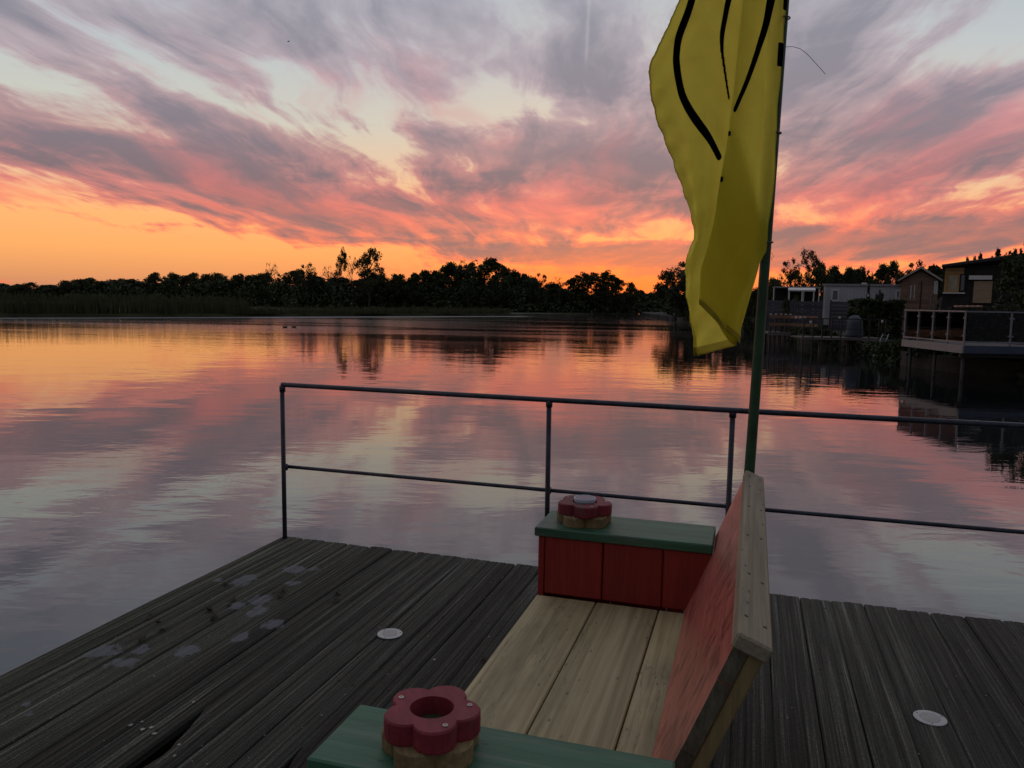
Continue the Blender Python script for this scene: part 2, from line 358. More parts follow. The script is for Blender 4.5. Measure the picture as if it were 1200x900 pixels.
M = dict(
    deck=deck_material(),
    joist=wood('joist_wood', (0.03, 0.028, 0.025), (0.06, 0.055, 0.05), 'x', knots=False),
    seat=wood('seat_wood', (0.36, 0.285, 0.14), (0.64, 0.545, 0.30), 'y', 34, 0.7, 0.62, 0.0015, True, 0.35, dirt=0.65, wear=(0.58, 0.78), wear_c=(0.15, 0.11, 0.06), swirl=0.8),
    cap=wood('cap_wood', (0.22, 0.19, 0.125), (0.37, 0.325, 0.225), 'y', 55, 1.4, 0.7, 0.0016, True, 0.3, dirt=0.55),
    post=wood('post_wood', (0.22, 0.165, 0.07), (0.32, 0.25, 0.115), 'z', 60, 1.5, 0.75, 0.0012, False, 0.3),
    endg=wood('end_grain', (0.09, 0.082, 0.055), (0.19, 0.17, 0.115), 'z', 60, 20, 0.85, 0.0015, False, 0.2),
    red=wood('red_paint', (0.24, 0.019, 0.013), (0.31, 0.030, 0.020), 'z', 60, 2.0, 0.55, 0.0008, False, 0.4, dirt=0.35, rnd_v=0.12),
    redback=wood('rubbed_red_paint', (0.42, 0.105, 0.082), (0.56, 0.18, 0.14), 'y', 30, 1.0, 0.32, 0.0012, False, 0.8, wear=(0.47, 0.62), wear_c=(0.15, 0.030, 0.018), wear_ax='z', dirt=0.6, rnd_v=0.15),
    green=wood('green_paint', (0.032, 0.125, 0.066), (0.06, 0.19, 0.108), 'x', 42, 1.3, 0.5, 0.0010, True, 0.45, wear=(0.50, 0.68), wear_c=(0.15, 0.20, 0.145), dirt=0.55),
    petal=wood('flower_red_paint', (0.18, 0.018, 0.027), (0.28, 0.036, 0.048), 'x', 30, 8, 0.6, 0.0014, False, 0.4, wear=(0.56, 0.72), wear_c=(0.20, 0.09, 0.08), dirt=0.6, rnd_v=0.1),
    petalwood=wood('flower_bare_wood', (0.16, 0.115, 0.05), (0.30, 0.225, 0.11), 'x', 40, 6, 0.75, 0.0010, False, 0.3, dirt=0.6),
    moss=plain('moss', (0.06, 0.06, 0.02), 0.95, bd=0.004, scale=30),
    pole=plain('pole_green', (0.014, 0.060, 0.020), 0.6, 0, 0.35, 9.0),
    rail=plain('rail_paint', (0.038, 0.043, 0.058), 0.45, 0.35, 0.35, 14.0, 0.0006),
    steel=plain('screw_steel', (0.42, 0.38, 0.34), 0.4, 0.8),
    rust=plain('old_screw', (0.05, 0.035, 0.03), 0.7, 0.3),
    lampwhite=plain('lamp_plastic', (0.50, 0.50, 0.48), 0.45, 0, 0.08),
    lampglass=plain('lamp_lens', (0.33, 0.33, 0.31), 0.35, 0, 0.12, 30),
    rimblue=plain('bluish_rim', (0.46, 0.51, 0.58), 0.4, 0, 0.06),
    solar=plain('solar_cell', (0.07, 0.09, 0.14), 0.3, 0, 0.15, 30),
    bark=plain('bark', (0.045, 0.036, 0.028), 0.9, 0, 0.3, 3, 0.02),
    leafA=leaf_material('leaves_dark', (0.026, 0.036, 0.014), (0.055, 0.070, 0.026)),
    leafB=leaf_material('leaves_olive', (0.036, 0.042, 0.016), (0.075, 0.080, 0.030)),
    leafC=leaf_material('needles', (0.010, 0.018, 0.009), (0.022, 0.034, 0.015)),
    reed=leaf_material('reed_stems', (0.05, 0.062, 0.024), (0.095, 0.105, 0.045)),
    land=plain('meadow_ground', (0.05, 0.058, 0.026), 0.95, 0, 0.4, 0.4),
    soil=plain('bank_soil', (0.030, 0.026, 0.018), 0.95, 0, 0.4, 1.5, 0.03),
    white=plain('white_cladding', (0.42, 0.43, 0.45), 0.6, 0, 0.08, 1.0),
    trimw=plain('white_trim', (0.62, 0.61, 0.58), 0.5, 0, 0.08),
    roofg=plain('grey_roofing', (0.28, 0.28, 0.29), 0.8, 0, 0.15),
    roofd=plain('dark_roofing', (0.045, 0.042, 0.042), 0.8, 0, 0.2),
    cedar=wood('brown_cladding', (0.19, 0.12, 0.08), (0.29, 0.19, 0.13), 'x', 30, 0.8, 0.7, 0.002, False),
    ochre=wood('ochre_cladding', (0.36, 0.22, 0.08), (0.48, 0.30, 0.11), 'x', 24, 0.8, 0.6, 0.002, False),
    shutter=plain('tan_shutter', (0.40, 0.27, 0.17), 0.6, 0, 0.1, 2),
    darkwall=plain('dark_wall', (0.022, 0.019, 0.017), 0.85, 0, 0.3, 2),
    fence=wood('grey_fence_wood', (0.075, 0.072, 0.085), (0.12, 0.115, 0.13), 'x', 20, 0.6, 0.8, 0.002, False),
    redwood=wood('reddish_dock_wood', (0.24, 0.12, 0.075), (0.34, 0.18, 0.11), 'x', 20, 0.6, 0.7, 0.002, False),
    dockwood=wood('pale_dock_wood', (0.10, 0.085, 0.075), (0.18, 0.155, 0.135), 'x', 20, 0.6, 0.8, 0.002, False),
    alu=plain('aluminium', (0.22, 0.235, 0.265), 0.5, 0.5, 0.08),
    beam=plain('blue_grey_beam', (0.05, 0.07, 0.105), 0.5, 0.2, 0.15),
    beamw=plain('pale_beam', (0.27, 0.25, 0.23), 0.6, 0, 0.1),
    stilt=plain('stilt_steel', (0.035, 0.033, 0.032), 0.6, 0.3, 0.2),
    tarp=plain('blue_grey_tarpaulin', (0.06, 0.072, 0.10), 0.55, 0, 0.2, 3, 0.01),
    curtain=plain('net_curtain', (0.42, 0.43, 0.45), 0.3, 0, 0.15, 4),
    pane_reflection=plain('tan_pane_reflection', (0.34, 0.29, 0.20), 0.3, 0, 0.2, 2),  # pale reflection of the large house window, put into the pane colour
    barge=plain('pale_bargeboard', (0.36, 0.31, 0.27), 0.7, 0, 0.1),
    pot=plain('pale_terracotta', (0.48, 0.27, 0.20), 0.7, 0, 0.12),
    feather=plain('dark_feathers', (0.04, 0.034, 0.03), 0.7, 0, 0.3),
    deadleaf=plain('dead_leaf', (0.035, 0.025, 0.018), 0.8, 0, 0.4, 20),
    crumb=plain('pale_crumbs', (0.42, 0.40, 0.36), 0.8, 0, 0.3, 30),
    thread=plain('loose_thread', (0.13, 0.12, 0.08), 0.8),
    water=water_material(),
)
def window_glass():
    m, nt, bs = new_mat('window_glass'); setc(nt, bs, (0.02, 0.022, 0.026)); bs.inputs['Roughness'].default_value = 0.04; bs.inputs['IOR'].default_value = 1.9
    return m
def clear_glass():
    m, nt, bs = new_mat('balustrade_glass'); nt.nodes.remove(bs)
    t = nt.nodes.new('ShaderNodeBsdfTransparent'); t.inputs[0].default_value = (0.62, 0.64, 0.66, 1)
    g = nt.nodes.new('ShaderNodeBsdfGlossy'); g.inputs['Roughness'].default_value = 0.02
    fr = nt.nodes.new('ShaderNodeFresnel'); fr.inputs[0].default_value = 1.28
    mx = nt.nodes.new('ShaderNodeMixShader'); nt.links.new(fr.outputs[0], mx.inputs[0]); nt.links.new(t.outputs[0], mx.inputs[1]); nt.links.new(g.outputs[0], mx.inputs[2])
    nt.links.new(mx.outputs[0], nt.nodes['Material Output'].inputs[0]); return m
def flag_material():
    m, nt, bs = new_mat('flag_cloth'); nt.nodes.remove(bs)
    at_ = nt.nodes.new('ShaderNodeAttribute'); at_.attribute_name = 'ink'
    ink = X(nt, at_.outputs['Fac']).step(0.47, 0.53)
    hem = nt.nodes.new('ShaderNodeAttribute'); hem.attribute_name = 'hem'
    hm = X(nt, hem.outputs['Fac']).step(0.45, 0.55) * 0.5
    col = mix(nt, ink, mix(nt, hm, (0.70, 0.69, 0.15), (0.42, 0.41, 0.09)), (0.010, 0.010, 0.012))
    colt = mix(nt, ink, mix(nt, hm, (0.96, 0.92, 0.34), (0.42, 0.37, 0.10)), (0.03, 0.024, 0.02))
    d = nt.nodes.new('ShaderNodeBsdfDiffuse'); t = nt.nodes.new('ShaderNodeBsdfTranslucent'); mx = nt.nodes.new('ShaderNodeMixShader'); mx.inputs[0].default_value = 0.80
    tc = nt.nodes.new('ShaderNodeTexCoord')
    wv = noise(nt, tc.outputs['Object'], 14.0, 4, 0.5)
    b = nt.nodes.new('ShaderNodeBump'); b.inputs['Distance'].default_value = 0.006; nt.links.new(wv.k, b.inputs['Height'])
    for s, cc in ((d, col), (t, colt)): nt.links.new(cc, s.inputs[0]); nt.links.new(b.outputs[0], s.inputs['Normal'])
    nt.links.new(d.outputs[0], mx.inputs[1]); nt.links.new(t.outputs[0], mx.inputs[2])
    nt.links.new(mx.outputs[0], nt.nodes['Material Output'].inputs[0]); return m
M['glass'] = window_glass(); M['bglass'] = clear_glass(); M['flag'] = flag_material()

# ================================================================== the setting
FAR = 4000.0
water = mesh_obj('water', [(-FAR, -FAR, ZW), (FAR, -FAR, ZW), (FAR, FAR, ZW), (-FAR, FAR, ZW)], [(0, 1, 2, 3)], M['water']); kind(water, 'structure')

def land(name, pts, z, mat):
    """pts = shoreline and far outline as (u, v); a sheet at z with a sloping bank skirt under its edge"""
    n = len(pts); P = [UV(u, v, z) for u, v in pts]
    cen = sum(P, Vector()) / n
    Q = [Vector((p.x, p.y, ZW - 0.6)) for p in P]
    bm = bmesh.new(); a = [bm.verts.new(p) for p in P]; b = [bm.verts.new(p) for p in Q]
    bm.faces.new(a)
    for i in range(n): bm.faces.new((a[i], b[i], b[(i + 1) % n], a[(i + 1) % n]))
    bmesh.ops.triangulate(bm, faces=bm.faces[:1])
    return kind(bm_obj(name, bm, mat), 'structure')
def jag(pts, step, amp, rnd):        # a shoreline with small bays
    out = []
    for (a, b), (c, d) in zip(pts[:-1], pts[1:]):
        L = math.hypot(c - a, d - b); n = max(1, int(L / step))
        for i in range(n):
            t = i / n; w = rnd.uniform(-amp, amp)
            nx, ny = -(d - b) / L, (c - a) / L
            out.append((a + (c - a) * t + nx * w, b + (d - b) * t + ny * w))
    out.append(pts[-1]); return out
rnd = random.Random(4)
lshore = jag([(-160, 20), (-90, 45), (-45.8, 71), (-29, 89), (0, 119), (9, 134), (15, 145), (21, 150)], 3.0, 0.35, rnd)
land('far_bank', [(-3000, 20)] + lshore + [(24, 153), (200, 3500), (-3000, 3500)], ZW + 0.28, M['land'])
rshore = jag([(24.5, 152), (22.5, 138), (21.2, 108), (20.0, 82), (19.0, 60), (17.6, 46), (16.4, 36), (15.6, 31), (16.0, 28), (17.5, 25.5), (24, 22), (60, 16)], 1.6, 0.25, rnd)
land('right_bank', rshore + [(3000, 16), (3000, 3400), (230, 3400), (27, 156)], ZW + 0.55, M['soil'])
GL, GR = ZW + 0.28, ZW + 0.55

# ------------------------------------------------------------------ reeds
def blades(n, place, h0, h1, w, plume, rs):
    """thin bent stems; place() -> (u, v)"""
    V, F = [], []
    for i in range(n):
        u, v = place(); h = rs.uniform(h0, h1); a = rs.uniform(0, 6.28)
        dx, dy = math.cos(a) * w, math.sin(a) * w
        lx, ly = rs.gauss(0, 0.10) * h, rs.gauss(0, 0.10) * h
        p = UV(u, v, GL - 0.15); k = len(V)
        V += [(p.x - dx, p.y - dy, p.z), (p.x + dx, p.y + dy, p.z), (p.x + lx * .4 + dx * .8, p.y + ly * .4 + dy * .8, p.z + h * .6), (p.x + lx * .4 - dx * .8, p.y + ly * .4 - dy * .8, p.z + h * .6),
              (p.x + lx, p.y + ly, p.z + h)]
        F += [(k, k + 1, k + 2, k + 3), (k + 3, k + 2, k + 4)]
        if rs.random() < plume:
            q = Vector(V[-1]); k = len(V); s = rs.uniform(.04, .08)
            V += [(q.x - s, q.y, q.z - .1), (q.x + s, q.y, q.z - .12), (q.x + rs.uniform(0, .16), q.y, q.z + .22)]; F += [(k, k + 1, k + 2)]
    return V, F
rs = random.Random(7)
def edge(t):                          # a point t metres along the straight reed shore from (-45.8, 71)
    return (-45.8 + 0.690 * t, 71 + 0.7235 * t)
def pr():
    t = rs.uniform(-52, 24.5) if rs.random() < .85 else rs.uniform(-52, 20); e = edge(t); d = abs(rs.gauss(0, 2.6)) + 0.1
    return e[0] - d * .7235, e[1] + d * .69
V, F = blades(15000, pr, 1.35, 2.05, 0.022, 0.22, rs)
reed = mesh_obj('reed_bed', V, F, M['reed']); kind(reed, 'stuff'); tag(reed, 'tall dull green reed bed along the far left shore', 'reeds')
def pg():
    t = rs.uniform(21, 66); e = edge(t); d = abs(rs.gauss(0, 2.8)) + 0.1
    return e[0] - d * .7235, e[1] + d * .69
V, F = blades(9000, pg, 0.45, 1.05, 0.030, 0.1, rs)
g = mesh_obj('bank_grass', V, F, M['reed']); kind(g, 'stuff'); tag(g, 'low rough grass on the far bank right of the reeds', 'grass')

# ------------------------------------------------------------------ trees
def leaf_quads(C, sizes, rng):
    """C (n,3) centres -> verts, faces of randomly turned leaf cards"""
    n = len(C)
    a = rng.normal(size=(n, 3)); a /= np.linalg.norm(a, axis=1)[:, None]
    b = rng.normal(size=(n, 3)); b -= a * (a * b).sum(1)[:, None]; b /= np.linalg.norm(b, axis=1)[:, None]
    s = sizes[:, None]
    V = np.concatenate([C - a * s, C + b * s * .55, C + a * s, C - b * s * .55], 1).reshape(-1, 3)
    F = np.arange(4 * n).reshape(-1, 4)
    return V, F
def np_mesh(name, V, F, mat):
    me = bpy.data.meshes.new(name); V = np.asarray(V, dtype=np.float32); F = np.asarray(F, dtype=np.int32)
    me.vertices.add(len(V)); me.vertices.foreach_set('co', V.ravel())
    me.loops.add(F.size); me.loops.foreach_set('vertex_index', F.ravel())
    me.polygons.add(len(F)); me.polygons.foreach_set('loop_start', np.arange(0, F.size, F.shape[1], dtype=np.int32))
    me.update(calc_edges=True); me.materials.append(mat); return me
def tree_proto(seed, shape='round', base=0.12, width=0.72, clumps=70, per=95, leaf=0.22, mat='leafA', clump_r=0.105):
    """meshes of a 10 m tree: (trunk with limbs, crown)"""
    rng = np.random.default_rng(seed); rd = random.Random(seed)
    Hh = 10.0; W = width * Hh / 2
    TV, TF = [], []
    def tb(p, r, n=6):
        v, f = tube_data(p, r, n, False); k = len(TV); TV.extend(v); TF.extend([tuple(i + k for i in q) for q in f])
    lean = [Vector((rd.gauss(0, .18) * i, rd.gauss(0, .18) * i, Hh * .92 * i / 5)) for i in range(6)]
    tb([(0, 0, -0.5)] + lean[1:], [.22, .17, .13, .10, .06, .02], 7)
    def axis(z):
        t = max(0, min(4.999, z / (Hh * .92) * 5)); i = int(t); return lean[i].lerp(lean[i + 1], t - i)
    C = []
    for i in range(clumps):
        t = rd.random() ** (0.85); z = Hh * (base + (0.97 - base) * t)
        if shape == 'round': prof = math.sin(math.pi * min(1, (t * .86 + .13))) ** .7
        elif shape == 'poplar': prof = .55 + .45 * math.sin(math.pi * (t * .8 + .15))
        elif shape == 'cone': prof = (1 - t) ** .9 + .05
        elif shape == 'shrub': prof = math.sqrt(max(0.02, 1 - (t * .95) ** 2))
        else: prof = .35 + .65 * math.sin(math.pi * (t * .75 + .2))
        rr = W * prof * rd.uniform(.25, 1) ** .6; a = rd.uniform(0, 6.283); ax = axis(z)
        c = Vector((ax.x + rr * math.cos(a), ax.y + rr * math.sin(a), z if shape != 'cone' else z - rr * .25)); C.append(c)
        z0 = max(Hh * base * .6, z - rr * rd.uniform(.5, 1.1) - .3); s = axis(z0)
        m_ = s.lerp(c, .5) + Vector((rd.gauss(0, .15), rd.gauss(0, .15), .15))
        tb([s, m_, c], [.055, .035, .012], 4)
        if shape in ('bare', 'open'):
            for _ in range(5 if shape == 'bare' else 2):
                e = c + Vector((rd.gauss(0, .5), rd.gauss(0, .5), rd.uniform(.2, 1.1))); tb([m_.lerp(c, rd.random()), e], [.018, .006], 3)
    trunk = bpy.data.meshes.new('trunk'); trunk.from_pydata(TV, [], TF); trunk.update(); trunk.materials.append(M['bark'])
    if shape == 'bare': per = 7
    P = []
    for c in C:
        rr = clump_r * Hh * rd.uniform(.6, 1.25); n = int(per * rd.uniform(.6, 1.3))
        d = rng.normal(size=(n, 3)); d /= np.linalg.norm(d, axis=1)[:, None]
        d *= (rng.random(n) ** .45)[:, None] * rr; d[:, 2] *= .72
        P.append(np.array(c) + d)
    P = np.concatenate(P); P[:, 2] = np.minimum(P[:, 2], Hh * 1.03)
    crown = np_mesh('crown', *leaf_quads(P, leaf * (.55 + .9 * rng.random(len(P))), rng), M[mat])
    return trunk, crown
PROTO = {
    'roundA': tree_proto(1), 'roundB': tree_proto(2, width=.7, mat='leafB'), 'roundC': tree_proto(3, width=.6, base=.1),
    'openA': tree_proto(11, 'open', .38, .60, 44, 80, .17, 'leafB', .085), 'openB': tree_proto(12, 'open', .42, .42, 36, 80, .16, 'leafA', .085),
    'openC': tree_proto(13, 'open', .25, .66, 52, 80, .18, 'leafA', .09),
    'poplar': tree_proto(21, 'poplar', .10, .34, 70, 85, .18, 'leafA', .075), 'poplarB': tree_proto(22, 'poplar', .08, .36, 70, 85, .18, 'leafB', .08),
    'bare': tree_proto(31, 'bare', .30, .50, 26), 'shrubA': tree_proto(41, 'shrub', .04, 1.05, 55, 100, .24, 'leafA', .15), 'shrubB': tree_proto(42, 'shrub', .04, 1.25, 55, 100, .24, 'leafB', .15),
    'coneA': tree_proto(51, 'cone', .10, .50, 70, 60, .16, 'leafC', .07), 'coneB': tree_proto(52, 'cone', .06, .42, 60, 60, .16, 'leafC', .07),
}
tr = random.Random(99)
def tree(p, px, top, v, wpx=None, label='', group=None, ground=GL, name='tree', cat='tree', rot=None):
    Ht = max(1.0, zat(px, top, v) - ground)
    o = empty(name, at(px, v, ground), tr.uniform(0, 6.28) if rot is None else rot)
    s = Ht / 10.2; t, c = PROTO[p]
    bb = {'roundA': .75, 'roundB': .85, 'roundC': .68, 'openA': .72, 'openB': .55, 'openC': .80, 'poplar': .42, 'poplarB': .46, 'bare': .6, 'shrubA': 1.2, 'shrubB': 1.4, 'coneA': .55, 'coneB': .48}[p]
    sw = s if wpx is None else (wpx / 930 * v) / (10 * bb)
    o.scale = (sw, sw, s)
    link(bpy.data.objects.new('trunk', t), o); link(bpy.data.objects.new('crown', c), o)
    return tag(o, label, cat, group)
# the single trees that stand out along the far skyline
tree('openB', 398, 290, 128, 17, 'tall narrow open crowned tree, left one of the tallest far pair')
tree('bare', 413, 299, 131, 16, 'bare thin tree between the two tallest far trees')
tree('openA', 431, 290, 128, 42, 'broad airy tall tree, right one of the tallest far pair')
tree('bare', 319, 308, 150, 24, 'pale bare treetop above the far wood, left of the tall pair')
tree('bare', 383, 311, 140, 20, 'bare twiggy tree just left of the tallest far pair')
tree('openC', 359, 306, 138, 26, 'lumpy leafy tree between the two bare far treetops')
tree('roundA', 570, 303, 135, 46, 'broad rounded tree highest in the middle of the far wood')
tree('bare', 546, 303, 136, 40, 'bare twigged tree beside the broad rounded far tree')
tree('openC', 629, 318, 138, 28, 'small airy tree with sky gaps right of the middle wood')
tree('bare', 652, 324, 140, 18, 'thin bare sapling left of the upright clump of far trees')
tree('roundB', 734, 331, 150, 24, 'low round tree right of the upright clump at the channel end')
tree('openC', 789, 303, 96, 54, 'dark leaning tree on the bank behind the flag', ground=GR)
tree('roundC', 806, 318, 92, 50, 'dense dark tree half hidden behind the yellow flag', ground=GR)
for px, top, w, p in ((668, 322, 20, 'poplar'), (681, 319, 22, 'poplarB'), (694, 319, 22, 'poplar'), (708, 317, 24, 'poplarB'), (721, 322, 20, 'poplar')):
    tree(p, px, top, 146, w, {668: 'leftmost', 681: 'second from left', 694: 'middle one', 708: 'second from right', 721: 'rightmost'}[px] + ' in the tight clump of upright trees at the lake end', 'upright clump of far trees')
for i in range(19):
    px = -28 + i * 11.6 + tr.uniform(-3, 3); top = (333.5 if px < 66 else 328.5) + tr.uniform(-2.5, 2)
    tree(tr.choice(('roundA', 'roundB', 'roundC')), px, top, 185 + tr.uniform(-8, 10), tr.uniform(26, 44), 'low distant tree in the even row behind the left reeds', 'distant tree row behind the left reeds')
for px, top in ((186, 320), (197, 323), (207, 319), (219, 322), (231, 320), (243, 322), (255, 320), (267, 322), (280, 321), (293, 322), (305, 321), (316, 320), (331, 318), (345, 315)):
    tree(tr.choice(('roundA', 'roundB', 'roundC', 'openC')), px, top + tr.uniform(-1, 1), 158 + tr.uniform(-5, 6), tr.uniform(24, 36), 'tree in the dark wood left of the tall far pair', 'wood left of the tall pair')
for px, top in ((372, 322), (386, 326), (404, 325), (418, 326), (434, 324), (448, 321), (460, 322), (471, 321), (482, 320), (494, 318), (506, 317), (517, 311), (528, 309), (539, 311), (553, 308), (585, 311), (598, 316), (610, 320), (619, 326), (641, 330), (655, 336)):
    tree(tr.choice(('roundA', 'roundB', 'roundC', 'roundC')), px, top + tr.uniform(-1, 1), 142 + tr.uniform(-5, 6), tr.uniform(26, 40), 'tree in the dark wood right of the tall far pair', 'wood right of the tall pair')
for px, top in ((742, 338), (753, 343), (764, 342), (774, 336)):
    tree(tr.choice(('shrubA', 'roundC')), px, top, 165, 22, 'low dark tree closing the end of the channel', 'trees at the channel end')
# right-hand skyline
tree('openA', 944, 292, 92, 34, 'tall open crowned tree behind the white mobile home', ground=GR)
tree('openC', 921, 300, 94, 30, 'shorter leaning tree just right of the flagpole', ground=GR)
tree('openC', 1061, 302, 84, 40, 'broad airy tree behind the gabled cabin', ground=GR)
ORD = ['first', 'second', 'third', 'fourth', 'fifth', 'sixth', 'seventh', 'eighth', 'ninth', 'tenth', 'eleventh']
for (px, top), od in zip(((905, 326), (958, 312), (972, 311), (987, 313), (1000, 313), (1014, 315), (1028, 310), (1041, 308), (1082, 314), (1096, 312), (1110, 312)), ORD):
    tree(tr.choice(('roundA', 'roundC', 'openC')), px, top + tr.uniform(-1.5, 1), 88 + tr.uniform(-4, 6), tr.uniform(22, 34), od + ' tree from the left in the dark row behind the right bank houses', 'trees behind the right bank houses', ground=GR)
for px, top, w in ((1127, 300, 12), (1135, 299, 11), (1143, 295, 17), (1153, 299, 13), (1164, 290, 24), (1182, 290, 16), (1192, 287, 20)):
    tree('coneA' if w > 13 else 'coneB', px, top, 66, w, 'small dark conifer top above the flat roofed house', 'conifer tops above the flat roof', ground=GR, name='conifer')
for px in range(812, 905, 13):
    tree(tr.choice(('shrubA', 'shrubB', 'roundC')), px, 333 + tr.uniform(-4, 5), 78 - (px - 812) * .12, 26, 'dark waterside bush behind the flag and pole', 'bushes behind the flag', ground=GR, name='bush', cat='bush')

# undergrowth that closes the wood below the crowns
def thicket(n, path, tops, depth, size, seed, ground, mat):
    """path = [(u, v)], tops = [height]; one mass of leaf cards"""
    rng = np.random.default_rng(seed); seg = rng.integers(0, len(path) - 1, n); t = rng.random(n)
    A = np.array(path)[seg]; B = np.array(path)[seg + 1]; H0 = np.array(tops)[seg]; H1 = np.array(tops)[seg + 1]
    Pm = A + (B - A) * t[:, None]; hh = (H0 + (H1 - H0) * t)
    hh = hh * (.80 + .2 * np.sin(Pm[:, 0] * .9 + Pm[:, 1] * .3) * np.sin(Pm[:, 0] * .23 + 1))
    d = rng.normal(0, depth, n); f = np.exp(-(d / (depth * 2.2)) ** 2)
    u, v = Pm[:, 0], Pm[:, 1] + d
    z = ground + hh * f * (rng.random(n) ** .8)
    C = np.stack([u * RX + v * HX, u * RY + v * HY, z], 1)
    return np_mesh('undergrowth', *leaf_quads(C, size * (.6 + .8 * rng.random(n)), rng), M[mat])
def cu(px, v): return ((px - 600) / 930 * v, v)
pa = [(px, v) for px, v in ((-120, 196), (60, 190), (75, 186), (180, 170), (200, 158), (340, 150), (360, 142), (500, 144), (600, 142), (650, 146), (740, 158), (790, 172))]
tp = [zat(px, t, v) - GL for (px, v), t in zip(pa, (335, 335, 331, 330, 325, 324, 325, 323, 322, 334, 338, 342))]
me = thicket(80000, [cu(*q) for q in pa], tp, 3.0, .36, 5, GL, 'leafA')
o = link(bpy.data.objects.new('undergrowth', me)); kind(o, 'stuff'); tag(o, 'dark undergrowth closing the foot of the far wood', 'undergrowth')
pb = [(782, 128), (800, 100), (850, 80), (900, 70), (960, 68)]
me = thicket(7000, [cu(*q) for q in pb], [3.6, 3.6, 3.4, 3.0, 2.4], 2.0, .34, 6, GR, 'leafA')
o = link(bpy.data.objects.new('waterside_scrub', me)); kind(o, 'stuff'); tag(o, 'dark scrub along the right bank behind the flag', 'scrub')
pc = [(780, 130), (797, 101), (835, 79), (895, 60), (955, 46.5), (1025, 36.5), (1065, 31.5), (1135, 29.0), (1220, 26), (1400, 22)]
me = thicket(30000, [cu(*q) for q in pc], [1.8, 1.6, 1.5, 1.4, 1.1, 1.0, 1.0, 1.1, 1.2, 1.2], .5, .15, 8, ZW - .05, 'leafA')
o = link(bpy.data.objects.new('bank_scrub', me)); kind(o, 'stuff'); tag(o, 'black low scrub along the right bank at the water line', 'scrub')
pd = [(965, 92), (1120, 86), (1260, 70)]
me = thicket(17000, [cu(*q) for q in pd], [6.6, 6.4, 5.2], 1.6, .36, 9, GR, 'leafA')
o = link(bpy.data.objects.new('back_hedge', me)); kind(o, 'stuff'); tag(o, 'dark mass of shrubs behind the right bank houses', 'shrubs')

# ================================================================== the right bank: houses, balcony, small docks
CR = YAW                                # local x = right, local y = away
def loc_root(name, px, v, z=GR, rz=0.0): return empty(name, at(px, v, z), CR + rz)
def W(px, v): return (px - 600) / 930 * v   # u of a pixel column at distance v
def AZ(px): return math.atan((px - 600) / 930)
def facing(name, px0, v, z=GR):         # a house root whose front looks back at the jetty, and its local x of a pixel column
    D = v / math.cos(AZ(px0)); return empty(name, at(px0, v, z), CR - AZ(px0)), (lambda px: D * math.tan(AZ(px) - AZ(px0)))

def pane_window(parent, x0, x1, z0, z1, y, fr='trimw', gl='glass', mull=0, t=.07):
    w = box('window', M[fr], (x0, x1, y - .05, y + .03, z0, z1), parent)
    n = mull + 1; iw = (x1 - x0 - t * (n + 1)) / n
    for i in range(n):
        a = x0 + t + i * (iw + t); box('pane', M[gl], (a, a + iw, y - .062, y - .052, z0 + t, z1 - t), w)
    return w

# --- long white mobile home
V0 = 62.0; hx0, hx1 = W(959, V0), W(1056, V0); cx = (hx0 + hx1) / 2; z1 = zat(1000, 333.5, V0) - GR
mh, mx_ = facing('mobile_home', 1007.5, V0); hw = mx_(1056)
box('wall', M['white'], (-hw, hw, 0, 3.4, .25, z1 - .12), mh)
box('roof', M['roofg'], (-hw - .12, hw + .12, -.14, 3.5, z1 - .12, z1 + .02), mh)
box('skirting', M['darkwall'], (-hw + .05, hw - .05, .06, 3.3, 0, .25), mh)
box('corner_trim', M['trimw'], (-hw - .015, -hw + .14, -.02, .1, .25, z1 - .13), mh)
for pxa, pxb, ya, yb, ml in ((969.5, 979, 339, 353, 0), (1044, 1050, 339, 350, 0)):
    pane_window(mh, mx_(pxa), mx_(pxb), zat(975, yb, V0) - GR, zat(975, ya, V0) - GR, 0, 'trimw', 'glass', ml, .12)
for i in range(1, 22):
    xx = -hw + .14 + i * (2 * hw - .2) / 22
    box('cladding_seam', M['roofg'], (xx, xx + .02, -.006, .01, .27, z1 - .14), mh)
box('roof_vent', M['trimw'], (mx_(1004), mx_(1010), .6, 1.1, z1, z1 + .14), mh)
tag(mh, 'long low white mobile home with flat roof on the right bank', 'mobile home')
# --- its veranda roofs on posts
vr, vx_ = facing('veranda', 928, V0 - .5); zt = zat(928, 336.5, V0) - GR
ax0, ax1 = vx_(901), vx_(957)
box('roof', M['roofg'], (ax0, ax1, 0, 2.8, zt - .1, zt), vr)
for i in range(4):
    xx = ax0 + .06 + i * (ax1 - ax0 - .2) / 3; box('post', M['trimw'], (xx, xx + .08, .05, .13, 0, zt - .1), vr)
box('back_wall', M['darkwall'], (ax0 + .2, ax1, 2.6, 2.75, 0, zt - .11), vr)
tag(vr, 'flat veranda roof on pale posts left of the white mobile home', 'veranda')
aw, wx_ = facing('awning', 935, V0 - 2.4); zt2 = zat(935, 341, V0 - 2) - GR
bx0, bx1 = wx_(919), wx_(951)
Mx = Matrix.Translation((0, 0, zt2)) @ Matrix.Rotation(R(7), 4, 'X')
box('roof', M['trimw'], (bx0, bx1, 0, 1.6, -.05, .05), aw, M=Mx)
for xx in (bx0 + .05, 0, bx1 - .15): box('post', M['trimw'], (xx, xx + .09, .06, .15, 0, zt2 - .06), aw)
tag(aw, 'smaller pale awning on posts below the veranda roof', 'awning')

